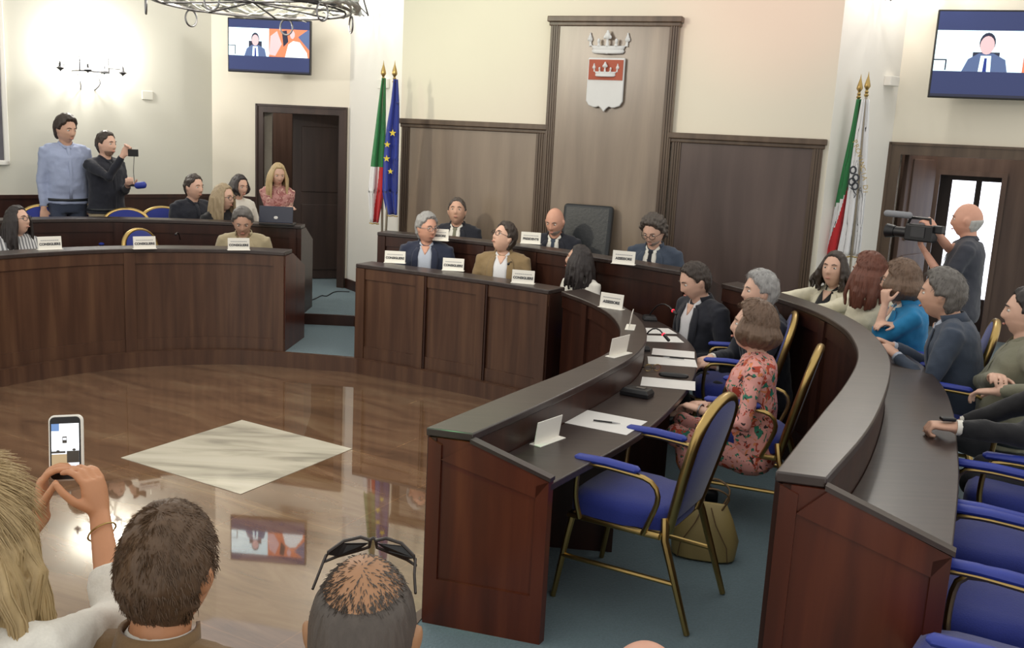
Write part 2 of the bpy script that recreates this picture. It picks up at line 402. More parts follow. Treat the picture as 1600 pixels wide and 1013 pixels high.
# dark wooden dado on the left wall
b = MB(); L = (C1 - C0).length; wallbox(b, C0, C1, 0, L, PZ1, 1.22, -.03, 0)
wallbox(b, C0, C1, 0, L, 1.22, 1.26, -.045, 0)
tag(b.build('trim_3', M['wood_dark'], smooth=False), kind='structure')
b = MB(); wallbox(b, C1, C2, 0, dA0 - .08, PZ1, 1.22, -.03, 0); wallbox(b, C1, C2, 0, dA0 - .08, 1.22, 1.26, -.045, 0)
tag(b.build('trim_4', M['wood_dark'], smooth=False), kind='structure')
b = MB(); wallbox(b, C2, C3, 0, (C3 - C2).length, PZ1, PZ2 + .12, -.02, 0)
tag(b.build('baseboard_back', M['wood_dark'], smooth=False), kind='structure')
b = MB(); wallbox(b, C4, C5, 0, (C5 - C4).length, PZ1, PZ2 + .12, -.02, 0)
tag(b.build('baseboard_right', M['wood_dark'], smooth=False), kind='structure')

# left door: frame, passage behind, leaf standing open
def frame_around(name, P, Q, a, c, zt, w, m, d=-.03, kind='structure'):
    b = MB(); wallbox(b, P, Q, a - w, a, PZ1, zt + w, d, .22); wallbox(b, P, Q, c, c + w, PZ1, zt + w, d, .22); wallbox(b, P, Q, a, c, zt, zt + w, d, .22)
    wallbox(b, P, Q, a - w - .012, a - w + .015, PZ1, zt + w + .012, d - .012, 0); wallbox(b, P, Q, c + w - .015, c + w + .012, PZ1, zt + w + .012, d - .012, 0)
    wallbox(b, P, Q, a - w, c + w, zt + w - .012, zt + w + .012, d - .012, 0)
    return tag(b.build(name, m, smooth=False), kind=kind)
frame_around('door_1', C1, C2, dA0, dA1, zA, .085, M['wood_door'])
b = MB()
wallbox(b, C1, C2, dA0 - .5, dA1 + .6, 0, 2.9, 2.0, 2.1)
wallbox(b, C1, C2, dA0 - .6, dA0 - .5, 0, 2.9, .2, 2.1); wallbox(b, C1, C2, dA1 + .6, dA1 + .7, 0, 2.9, .2, 2.1)
wallbox(b, C1, C2, dA0 - .6, dA1 + .7, 2.8, 2.9, .2, 2.1)
tag(b.build('wall_passage', M['wood_panel_grey'], smooth=False), kind='structure')
# door leaf (two panels) swung into the passage
hp = wallpt(C1, C2, dA0 + .22, 0, .30); t = thing('door_leaf', 'dark panelled door leaf standing open inside the left doorway', 'door', (hp.x, hp.y, PZ2), heading(.9, .35))
b = MB(); b.box((0, .36, 1.03), (.045, .72, 2.04)); bevel(b.build('panel_board', M['wood_door'], t, smooth=False), .006)
for z0, z1 in ((.12, .95), (1.1, 1.9)):
    b = MB(); b.box((.028, .36, (z0 + z1) / 2), (.014, .50, z1 - z0)); b.box((-.028, .36, (z0 + z1) / 2), (.014, .50, z1 - z0))
    bevel(b.build('raised_panel', M['wood_door'], t, smooth=False), .012)
# pink-brown cupboard seen through the doorway
cp = wallpt(C1, C2, dA1 - .03, 0, .85)
t = thing('drawer_cabinet', 'pinkish brown cupboard with drawers inside the left doorway', 'cabinet', (cp.x, cp.y, PZ2), heading(-.1, -1))
b = MB(); b.box((0, -.2, .92), (.62, .36, 1.7)); bevel(b.build('body', M['wood_panel_grey'], t, smooth=False), .01)
for z in (.25, .95, 1.12, 1.3):
    b = MB(); b.box((0, -.015, z + .0), (.54, .03, .14 if z > .5 else .9 * .5)); bevel(b.build('drawer', M['wood_panel_grey'], t, smooth=False), .01)

# back wall panelling
SC_ = lambda px, py=200: along(C3, C4, px, py)
sL0 = SC_(627, 185); sM0 = SC_(866, 198); sM1 = SC_(1036, 208); sR1 = SC_(1291, 225)
zc, zt = 2.245, 3.28
def panel(name, s0, s1, z1, d, label, wm='wood_wall', cap=True, stile=.09, plinth=0):
    p = wallpt(C3, C4, (s0 + s1) / 2, 0)
    t = thing(name, label, 'wall panelling', (p.x, p.y, PZ2))
    o = V3((p.x, p.y, PZ2))
    b = MB(); wallbox(b, C3, C4, s0, s1, PZ2, z1 - .03, -d, -.002); b.build('board', M[wm], t, smooth=False, origin=o)
    for a in (s0, s1 - stile):
        b = MB(); wallbox(b, C3, C4, a, a + stile, PZ2, z1 - .03, -d - .012, -d)
        for k in range(1, 4): wallbox(b, C3, C4, a + stile * k / 4 - .006, a + stile * k / 4 + .006, PZ2, z1 - .03, -d - .022, -d)
        b.build('fluted_stile', M['wood_trim'], t, smooth=False, origin=o)
    b = MB(); wallbox(b, C3, C4, s0 - .03, s1 + .03, z1 - .035, z1 + .02, -d - .05, -.002); wallbox(b, C3, C4, s0 - .015, s1 + .015, z1 - .07, z1 - .03, -d - .025, -.002)
    bevel(b.build('cornice', M['wood_trim'], t, smooth=False, origin=o), .008)
    return t
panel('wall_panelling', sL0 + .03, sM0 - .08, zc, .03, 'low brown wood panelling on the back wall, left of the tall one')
panel('wall_panelling', sM1 + .10, sR1 - .02, zc - .02, .03, 'low wood panelling, stained dark with its weaker sheen in the colour, on the back wall, right of the tall one', 'wood_wall_dark_sheen_tone')
panel('wall_panelling', sM0 - .07, sM1 + .09, zt, .055, 'tall wood panel carrying the white coat of arms')

# right door: frame, vestibule with inner frame and bright window
frame_around('door_2', C5, C6, dE0, dE1, zE, .105, M['wood_trim'])
b = MB()
a0 = along(C5, C6, 1470, 300) - .0
vd = 1.15                                # depth of the vestibule
def behind(px, py, d):
    """distance along the right wall where a sight line meets a plane d behind it"""
    t = (C6 - C5).normalized(); n = V3((-t.y, t.x, 0)); P = C5 + n * d; return along(P, C6 + n * d, px, py)
w0, w1 = behind(1466, 300, vd), behind(1563, 300, vd)
tt = (C6 - C5).normalized(); nn = V3((-tt.y, tt.x, 0))
zwin = zat(C5 + nn * vd, C6 + nn * vd, 1510, 275)
wallbox(b, C5, C6, -.6, w0, 0, 3.0, vd, vd + .1); wallbox(b, C5, C6, w1, 3.6, 0, 3.0, vd, vd + .1); wallbox(b, C5, C6, w0, w1, zwin, 3.0, vd, vd + .1)
wallbox(b, C5, C6, -.7, -.6, 0, 3.0, .2, vd + .1); wallbox(b, C5, C6, 3.6, 3.7, 0, 3.0, .2, vd + .1); wallbox(b, C5, C6, -.7, 3.7, 3.0, 3.1, .2, vd + .1)
tag(b.build('wall_vestibule', M['wood_panel_grey'], smooth=False), kind='structure')
b = MB(); w = .05
wallbox(b, C5, C6, w0 - w, w0, PZ1, zwin + w, vd - .03, vd + .12); wallbox(b, C5, C6, w1, w1 + w, PZ1, zwin + w, vd - .03, vd + .12); wallbox(b, C5, C6, w0, w1, zwin, zwin + w, vd - .03, vd + .12)
tag(b.build('door_3', M['wood_panel_grey'], smooth=False), kind='structure')
# window behind the inner opening
wd = vd + .55
v0, v1 = behind(1486, 300, wd), behind(1590, 300, wd)
zg = zat(C5 + nn * wd, C6 + nn * wd, 1520, 283)
t = thing('window_frame', 'dark two-pane window frame behind the cameraman', 'window', wallpt(C5, C6, (v0 + v1) / 2, PZ2, wd)); t['kind'] = 'structure'; t.name = 'window_1'
o = wallpt(C5, C6, (v0 + v1) / 2, PZ2, wd); vm = behind(1528, 300, wd)
b = MB(); b.add([wallpt(C5, C6, v0, .6, wd + .03), wallpt(C5, C6, v1, .6, wd + .03), wallpt(C5, C6, v1, zg, wd + .03), wallpt(C5, C6, v0, zg, wd + .03)], [(0, 1, 2, 3)])
b.build('bright_glass', emit('daylit_glass', 'f2f3ff', 2.6), t, smooth=False, origin=o)
b = MB(); wallbox(b, C5, C6, v0 - .25, v0, 0, zg + .2, wd - .02, wd + .05); wallbox(b, C5, C6, v1, v1 + .2, 0, zg + .2, wd - .02, wd + .05); wallbox(b, C5, C6, v0, v1, zg, zg + .2, wd - .02, wd + .05); wallbox(b, C5, C6, v0, v1, 0, .6, wd - .02, wd + .05)
wallbox(b, C5, C6, vm - .03, vm + .03, .6, zg, wd - .02, wd + .05)
b.build('sash', M['wood_door'], t, smooth=False, origin=o)
b = MB(); wallbox(b, C5, C6, w0 - .3, w0 - .2, 0, 3.0, vd + .1, wd + .1); wallbox(b, C5, C6, v1 + .25, v1 + .35, 0, 3, vd + .1, wd + .1); wallbox(b, C5, C6, w0 - .3, v1 + .35, zwin + .25, zwin + .35, vd + .1, wd + .1)
tag(b.build('wall_window_niche', M['wood_door'], smooth=False), kind='structure')
# door leaf folded back at the left of the right doorway
hp = wallpt(C5, C6, dE0 + .04, 0, .22)
t = thing('door_leaf', 'brown panelled door leaf folded back in the right doorway', 'door', (hp.x, hp.y, PZ2), heading(*(nn * .95 + tt * .30)[:2]))
b = MB(); b.box((0, .40, 1.0), (.045, .78, 2.0)); bevel(b.build('panel_board', M['wood_panel_grey'], t, smooth=False), .006)
for z0, z1 in ((.12, .9), (1.05, 1.88)):
    b = MB(); b.box((.028, .40, (z0 + z1) / 2), (.014, .54, z1 - z0)); bevel(b.build('raised_panel', M['wood_panel_grey'], t, smooth=False), .012)

# framed picture at the far left
s0 = along(C0, C1, -120, 150); s1 = along(C0, C1, 9, 150); zb = zat(C0, C1, 5, 258)
o = wallpt(C0, C1, s1, zb)
t = thing('picture_frame', 'white framed dark picture cut by the left edge of the view', 'picture', o)
b = MB()
for a in ((s0, s1, zb, zb + .05), (s0, s1, zb + 2.2, zb + 2.25), (s0, s0 + .05, zb, zb + 2.25), (s1 - .05, s1, zb, zb + 2.25)): wallbox(b, C0, C1, *a, -.04, -.004)
bevel(b.build('frame', M['white_card'], t, smooth=False, origin=o), .008)
b = MB(); wallbox(b, C0, C1, s0 + .05, s1 - .05, zb + .05, zb + 2.2, -.015, -.004); b.build('canvas', mat('dark_canvas', '6d6a72', .5, var=.5, scale=(3, 3, 3)), t, smooth=False, origin=o)
# switch plates
def plate(name, label, cat, P, Q, px, py, w, h, th=.02, m='wall_white'):
    s = along(P, Q, px, py); z = zat(P, Q, px, py); b = MB(); wallbox(b, P, Q, s - w / 2, s + w / 2, z - h / 2, z + h / 2, -th, -.001)
    return tag(bevel(b.build(name, M[m], smooth=False, origin=wallpt(P, Q, s, z)), .005), label, cat)
plate('junction_box', 'small blank cream cover plate right of the wall lantern', 'junction box', C0, C1, 230, 149, .13, .10, .012, 'wall_grey')
plate('junction_box', 'small white box on the wall behind the left pair of flags', 'junction box', C2, C3, 601, 131, .25, .10, .03)
plate('alarm_sensor', 'small cream sensor box on the wall beside the right flags', 'sensor', C4, C5, 1388, 127, .17, .09, .07)

# ------------------------------------------------------------------ desks
def desk(name, label, IN, OUT, WS, z0, zt, zw, posts=(), end_lo=None, end_hi=None, front='wood_front', endm='wood_red', group=None, capn=3):
    o = V3((IN[len(IN) // 2].x, IN[len(IN) // 2].y, z0)); t = thing(name, label, 'desk', o, 0, group)
    sgn = 1 if (OUT[len(OUT)//2] - IN[len(IN)//2]).dot(offset(IN, 1)[len(IN)//2] - IN[len(IN)//2]) > 0 else -1
    f0 = offset(IN, .025 * sgn); f1 = offset(IN, .05 * sgn)
    b = MB(); b.slab(f0, f1, z0, zt - .035); b.build('fascia_panel', M[front], t, origin=o)
    r0 = offset(IN, .012 * sgn)
    b = MB(); b.slab(r0, f0, zt - .13, zt - .036); b.build('top_rail', M[front], t, origin=o)
    b = MB(); b.slab(r0, f0, z0 + .001, z0 + .11); b.build('skirting', M[front], t, origin=o)
    n = len(IN)
    for u, w in posts:
        i = u * (n - 1); k = min(n - 2, int(i)); p = IN[k].lerp(IN[k + 1], i - k); d = (IN[k + 1] - IN[k]).normalized(); nr = V3((-d.y, d.x, 0)) * sgn
        q = p + nr * .016; b = MB()
        b.box((q.x, q.y, (z0 + zt - .036) / 2), (w, .034, zt - .037 - z0), rz=atan2(d.y, d.x))
        b.build('post', M['wood_dark'] if w < .07 else M[front], t, smooth=False, origin=o)
    b = MB(); b.slab(IN, OUT, zt - .035, zt); bevel(b.build('top_cap', M['wood_top'], t, origin=o, angle=30), .006)
    s1 = offset(OUT, -.03 * sgn); s2 = offset(OUT, -.01 * sgn)
    b = MB(); b.slab(s1, s2, zw - .05, zt - .036); b.build('screen_panel', M['wood_dark'], t, origin=o)
    b = MB(); b.slab(s2, WS, zw - .032, zw); bevel(b.build('work_surface', M['wood_top'], t, origin=o, angle=30), .005)
    for e, idx in ((end_lo, 0), (end_hi, -1)):
        if not e: continue
        A, B, Cc = IN[idx].copy(), OUT[idx].copy(), WS[idx].copy()
        d = (Cc - A).normalized(); wA = V3((A.x, A.y, 0)) + d * .02; L = (Cc - A).length - .02; Bl = (B - A).dot(d)
        nin = (IN[1] - IN[0]).normalized() if idx == 0 else (IN[-2] - IN[-1]).normalized()
        out = -nin
        prof = [(0, z0), (L, z0), (L, zw + .012), (Bl - .01, zt - .036), (0, zt - .036)]
        b = MB(); b.prism([wA + d * s + V3((0, 0, z)) + out * .004 for s, z in prof], nin * .03)
        b.build('end_panel', M[endm], t, smooth=False, origin=o)
        if e == 2:    # raised frame round the end panel
            for (q0, q1, q2, q3) in (((0, z0), (.055, z0), (.055, zt - .06), (0, zt - .036)), ((L - .05, z0), (L, z0), (L, zw + .012), (L - .05, zw - .01)),
                                     ((.055, z0), (L - .05, z0), (L - .05, z0 + .2), (.055, z0 + .2)),
                                     ((.055, zt - .12), (L - .05, zw - .06), (L - .0, zw + .012), (Bl - .01, zt - .036))):
                b = MB(); b.prism([wA + d * s + V3((0, 0, z)) + out * .015 for s, z in (q0, q1, q2, q3)], nin * .011)
                b.build('end_frame', M[endm], t, smooth=False, origin=o)
            b = MB(); b.prism([wA + d * s + V3((0, 0, z)) + out * .02 for s, z in ((Bl - .02, zt - .034), (L + .008, zw + .014), (L + .008, zw + .030), (Bl - .02, zt - .018))], nin * .04)
            b.build('edge_strip', M['wood_top'], t, smooth=False, origin=o)
    # legs / cross walls carrying the worktop
    for u in (.25, .5, .75):
        k = int(u * (n - 1)); A, B = IN[k], WS[k]; d = (B - A).normalized()
        L = (B - A).length * .72; a = A + d * .055; c = a + d * (L - .055); nr = V3((-d.y, d.x, 0)) * .015
        b = MB(); b.prism([V3((a.x, a.y, z0)) - nr, V3((c.x, c.y, z0)) - nr, V3((c.x, c.y, zw - .034)) - nr, V3((a.x, a.y, zw - .034)) - nr], nr * 2)
        b.build('support_panel', M['wood_dark'], t, smooth=False, origin=o)
    return t
ZT_L, ZT_B, ZT_R, ZW1 = 1.03, .97, .96, .80
def far_post(u, w=.09): return (u, w)
desk('council_desk', 'curved dark wood council desk at the left of the floor', L1_IN, offset(L1_IN, .24), offset(L1_IN, .66), PZ1, ZT_L, .82,
     posts=[(.02, .08), (.3, .09), (.62, .09), (.985, .09)], end_hi=1)
desk('council_desk', 'three-panel council desk in front of the dais', BL_IN, offset(BL_IN, .24), offset(BL_IN, .52), PZ1, ZT_B, ZW1,
     posts=[(.025, .09), (.345, .085), (.375, .012), (.66, .085), (.69, .012), (.975, .08)], end_lo=1, end_hi=1, endm='wood_dark')
desk('council_desk', 'long hooked council desk with name cards and papers, mid right', R1_IN, R1_OUT, R1_WS, PZ1, ZT_R, ZW1,
     posts=[(.01, .05), (.3, .08), (.6, .08), (.9, .09)], end_lo=2, front='wood_dark')
desk('council_desk', 'rear left desk row carrying the laptop', L2_IN, offset(L2_IN, .22), offset(L2_IN, .6), PZ2, 1.155, .95,
     posts=[(.55, .08), (.98, .07)], end_hi=1, front='wood_dark', endm='wood_dark')
desk('council_desk', 'long curved rear desk with empty worktop, far right', R2_IN, R2_OUT, R2_WS, PZ2, 1.155, .96,
     posts=[(.01, .05), (.45, .07), (.72, .09)], end_lo=2, front='wood_dark')
desk('dais_desk', 'long dark desk of the presiding officers below the back wall', DA_IN, offset(DA_IN, .22), offset(DA_IN, .60), PZ2, 1.165, .96,
     posts=[(.015, .07), (.33, .08), (.5, .10), (.7, .08), (.98, .10)], end_lo=1, end_hi=1, front='wood_dark', endm='wood_dark')

# ------------------------------------------------------------------ banquet armchairs
def make_chair(label):
    t = thing('armchair', label, 'chair')
    # seat pad
    rings = []
    for z, k in ((.400, .90), (.405, 1.0), (.455, 1.0), (.475, .97), (.485, .85)):
        ring = []
        for j in range(32):
            a = 2 * pi * j / 32; e = 5
            cx, sy = cos(a), sin(a)
            r = (abs(cx) ** e + abs(sy) ** e) ** (-1 / e)
            ring.append(V3((cx * r * (.235 if sy > -.2 else .215) * k, sy * r * .235 * k + .02, z + (.012 if z > .48 else 0))))
        rings.append(ring)
    b = MB(); b.loft(rings); b.build('seat', M['blue_fabric'], t, angle=70)
    # rail under the seat
    b = MB(); pts = [(-.225, -.19, .392), (-.235, .22, .392), (.235, .22, .392), (.225, -.19, .392)]
    b.tube(pts, .014, 8); b.tube([(-.225, -.19, .392), (.225, -.19, .392)], .014, 8); b.build('seat_rail', M['gold'], t)
    # back outline: straight sides widening to a rounded top, leaning back
    def bk(s, z): return V3((s, -.205 - (z - .40) * .24, z))
    prof = []
    for k in range(33):
        a = pi * k / 32; x = .222 * cos(a); z = .78 + .185 * sin(a) ** .8
        prof.append((x, z))
    left = [(.165, .40), (.19, .52), (.212, .66)]
    out = left + prof + [(-x, z) for x, z in reversed(left)]
    b = MB(); b.tube([bk(x, z) for x, z in out], .022, 12); b.build('back_frame', M['gold'], t)
    inner = [(x * .90, .50 + (z - .40) * .955 - .055) for x, z in out]
    inner = [(x, max(z, .43)) for x, z in inner]
    b = MB()
    R = []
    for off, k in ((.024, .90), (.017, .965), (-.014, .965), (-.019, .90)):
        R.append([bk(x * k, .70 + (z - .70) * k) + V3((0, off, 0)) for x, z in inner])
    b.loft(R); b.build('backrest', M['blue_fabric'], t, angle=60)
    for s in (-1, 1):
        b = MB(); b.tube([(s * .225, .21, .395), (s * .235, .225, .30), (s * .248, .27, 0.004)], [.016, .015, .012], 8); b.build('leg', M['gold'], t)
        b = MB(); b.tube([(s * .185, -.195, .46), (s * .222, -.215, .38), (s * .225, -.27, .22), (s * .228, -.345, 0.004)], [.017, .017, .016, .013], 8); b.build('leg', M['gold'], t)
        b = MB(); b.tube([(s * .243, .245, .205), (s * .226, -.275, .205)], .011, 8); b.build('stretcher', M['gold'], t)
        b = MB(); pts = spline([(s * .24, .17, .39), (s * .262, .185, .50), (s * .268, .17, .625), (s * .268, .10, .652), (s * .268, -.05, .65), (s * .268, -.15, .635), (s * .262, -.185, .57), (s * .25, -.15, .46), (s * .235, -.12, .39)], 26)
        b.tube(pts, .0115, 8); b.build('arm_tube', M['gold'], t)
        b = MB(); R = []
        for yy, k in ((.195, .4), (.18, 1), (.05, 1.05), (-.085, 1), (-.10, .4)):
            R.append([V3((s * .268 + .026 * k * cos(a), yy, .676 + .016 * k * sin(a) - abs(yy - .05) * .04)) for a in [2 * pi * q / 12 for q in range(12)]])
        b.loft(R); b.build('armrest', M['blue_vinyl'], t)
    return t
CH0 = make_chair('empty blue armchair with gilt frame, nearest, behind the mid right desk')
CH0.location = (.60, 4.02, PZ1); CH0.rotation_euler = (0, 0, heading(-.86, .5))
# (x, y, floor, facing dx, dy, label)
def chair(x, y, z, dx, dy, label, group=None): return dup(CH0, (x, y, z), heading(dx, dy), label, group)

# ------------------------------------------------------------------ people
def skinmat(name, c): return mat(name, c, .5, var=.08, scale=(25, 25, 25), bump=.03)
SK = {'fair': skinmat('skin_fair', 'dcb29c'), 'tan': skinmat('skin_tan', 'd2a68e'), 'warm': skinmat('skin_warm', 'c99577'), 'pink': skinmat('skin_pink', 'd6a18a'), 'scalp': skinmat('skin_scalp', 'a57a58')}
def hairmat(name, c, var=.35): return mat(name, c, .5, var=var, scale=(70, 70, 9), bump=.55)
HM = {k: hairmat('hair_' + k, c) for k, c in dict(black='2a2322', dark='3a302a', brown='5c4632', brown2='6b5443', chestnut='6e4030', blond='b59d72', greyblond='a08d6f', grey='67635f', white='b5b4b0', silver='9c9b9a', stubble='8f7363', charcoal='4e4640', salt='a3948b').items()}
M['eye_white'] = mat('eye_white', 'd8d4cc', .3, var=.02); M['iris'] = mat('iris_dark', '2a1d16', .2, var=.05)
M['lip'] = mat('lip', 'b5796b', .5, var=.05); M['glass_rim'] = mat('glasses_rim', '2a211d', .35)
def clothmat(name, c, rough=.85, var=.1, sc=180, **k): return mat('cloth_' + name, c, rough, var=var, scale=(sc, sc, sc), bump=.12, sheen=.15, **k)
CM = {k: clothmat(k, c) for k, c in dict(navy='232a40', darknavy='191c28', black='18181c', white='e9e6dc', cream='e2dcc4', shirt='dfe0e4', lightblue='a0abc8', paleblue='b4bccb', beige='b3a585', tan='8a7452', brown='7a6040', olive='7c7b68', blue='1f7fb4', denim='3b4458', khaki='b9ab8e', greyshirt='3a3d47', slate='3b4657', cord='6b5a3e', jeans='2b4a7a', darktrouser='1d1e24').items()}
def floral(name, base, cols, sc=14):
    m, nt, b = nodes(name); N, L = nt.nodes.new, nt.links.new
    tc = N('ShaderNodeTexCoord'); last = None; prev = lin(base)
    for i, (c, s, th, off) in enumerate(cols):
        mp = N('ShaderNodeMapping'); mp.inputs['Location'].default_value = (off, off * 2, off * 3); L(tc.outputs['Object'], mp.inputs[0])
        nz = N('ShaderNodeTexNoise'); nz.inputs['Scale'].default_value = sc * s; nz.inputs['Detail'].default_value = 2; nz.inputs['Distortion'].default_value = 1.2; L(mp.outputs[0], nz.inputs['Vector'])
        r = N('ShaderNodeMapRange'); r.inputs[1].default_value = th; r.inputs[2].default_value = th + .015; L(nz.outputs['Fac'], r.inputs[0])
        mx = N('ShaderNodeMix'); mx.data_type = 'RGBA'; L(r.outputs[0], mx.inputs[0])
        if last is None: mx.inputs[6].default_value = prev
        else: L(last, mx.inputs[6])
        mx.inputs[7].default_value = lin(c); last = mx.outputs[2]
    L(last, b.inputs['Base Color']); b.inputs['Roughness'].default_value = .7
    return m
CM['floral'] = floral('pink_floral_silk', 'e3a199', [('b5452f', 1.0, .585, 0), ('e08a5a', 1.3, .61, 3), ('2a7d64', 1.2, .60, 7), ('3a2a2a', 1.7, .635, 11)], 16)
CM['kimono'] = floral('pink_patterned_kimono', 'b98580', [('9a5f5c', 1.0, .52, 0), ('d9b8a4', 1.3, .60, 3)], 16)
def stripes(name, a, c, sc):
    m, nt, b = nodes(name); N, L = nt.nodes.new, nt.links.new
    tc = N('ShaderNodeTexCoord'); w = N('ShaderNodeTexWave'); w.inputs['Scale'].default_value = sc; w.bands_direction = 'X'
    r = N('ShaderNodeMapRange'); r.inputs[1].default_value = .45; r.inputs[2].default_value = .55
    mx = N('ShaderNodeMix'); mx.data_type = 'RGBA'; mx.inputs[6].default_value = lin(a); mx.inputs[7].default_value = lin(c)
    L(tc.outputs['Object'], w.inputs['Vector']); L(w.outputs['Fac'], r.inputs[0]); L(r.outputs[0], mx.inputs[0]); L(mx.outputs[2], b.inputs['Base Color']); b.inputs['Roughness'].default_value = .8
    return m
CM['striped'] = stripes('cloth_striped', 'cfcfd0', '77787c', 12)

def g(x, s): return math.exp(-(x / s) ** 2)
def headpt(d, off=0., feat=True, fem=False):
    """point on the head surface for unit direction d (front = +y); head centre at the origin"""
    x, y, z = d
    dn = max(0., -z)
    X = x * .0765 * (1 - .30 * dn ** 1.6 * (1 if y > -.2 else .6))
    if y >= 0: Y = y * (.094 - .004 * dn)
    else: Y = y * .104 * (1 - .42 * dn ** 1.2)
    Z = z * (.120 if z > 0 else .118)
    if y > 0: X *= 1 - .05 * y
    if feat and y > 0:
        k = y
        nz = g(X, .011 if Z > -.02 else .014)
        prof = max(0, min(1, (.022 - Z) / .052)) if Z > -.032 else max(0, 1 - (-.032 - Z) / .012)
        Y += nz * prof * .023 * k
        Y += g(Z - .030, .010) * g(abs(X) - .028, .026) * .005 * k
        Y -= g(Z - .008, .013) * g(abs(X) - .031, .014) * .010 * k
        Y += g(Z + .062, .009) * g(X, .022) * .006 * k
        Y -= g(Z + .078, .006) * g(X, .02) * .004 * k
        Y += g(Z + .100, .014) * g(X, .022) * .010 * k
        Y += g(Z + .020, .018) * g(abs(X) - .045, .018) * .004 * k
    if not fem and Z < -.04: X *= 1.05
    p = V3((X, Y, Z))
    if off: p += V3((x / .0765, y / .10, z / .12)).normalized() * off
    return p
def spheregrid(nu, nv):
    for i in range(1, nv):
        th = pi * i / nv
        yield [(sin(th) * cos(2 * pi * j / nu), sin(th) * sin(2 * pi * j / nu), -cos(th)) for j in range(nu)]
def smooth01(a, b, x):
    t = max(0., min(1., (x - a) / (b - a))); return t * t * (3 - 2 * t)
def hair_mask(d, kind):
    x, y, z = d; az = abs(atan2(x, y))          # 0 = front, pi = back
    if kind == 'receding': hl = lerp(.85, .30, smooth01(.5, 1.1, az))
    else: hl = lerp(.69, .36, smooth01(.5, 1.1, az))
    if az > 1.15: hl = lerp(.36, -.20, smooth01(1.15, 1.45, az))
    if az > 1.6: hl = lerp(-.20, -.72, smooth01(1.6, 2.3, az))
    hl += mnoise.noise(V3((x * 9, y * 9, z * 4))) * .07
    m = smooth01(hl - .04, hl + .07, z)
    if 1.3 < az < 1.9: m *= smooth01(-.04, .10, z)
    if kind == 'bald': m *= 1 - smooth01(-.05, .12, z + .1 * (y))
    if kind == 'balding':   # hair left at the sides and back, thin crown
        top = smooth01(.45, .80, z) * (1 - smooth01(.30, .75, abs(x)) * .3)
        m *= 1 - top
    return m

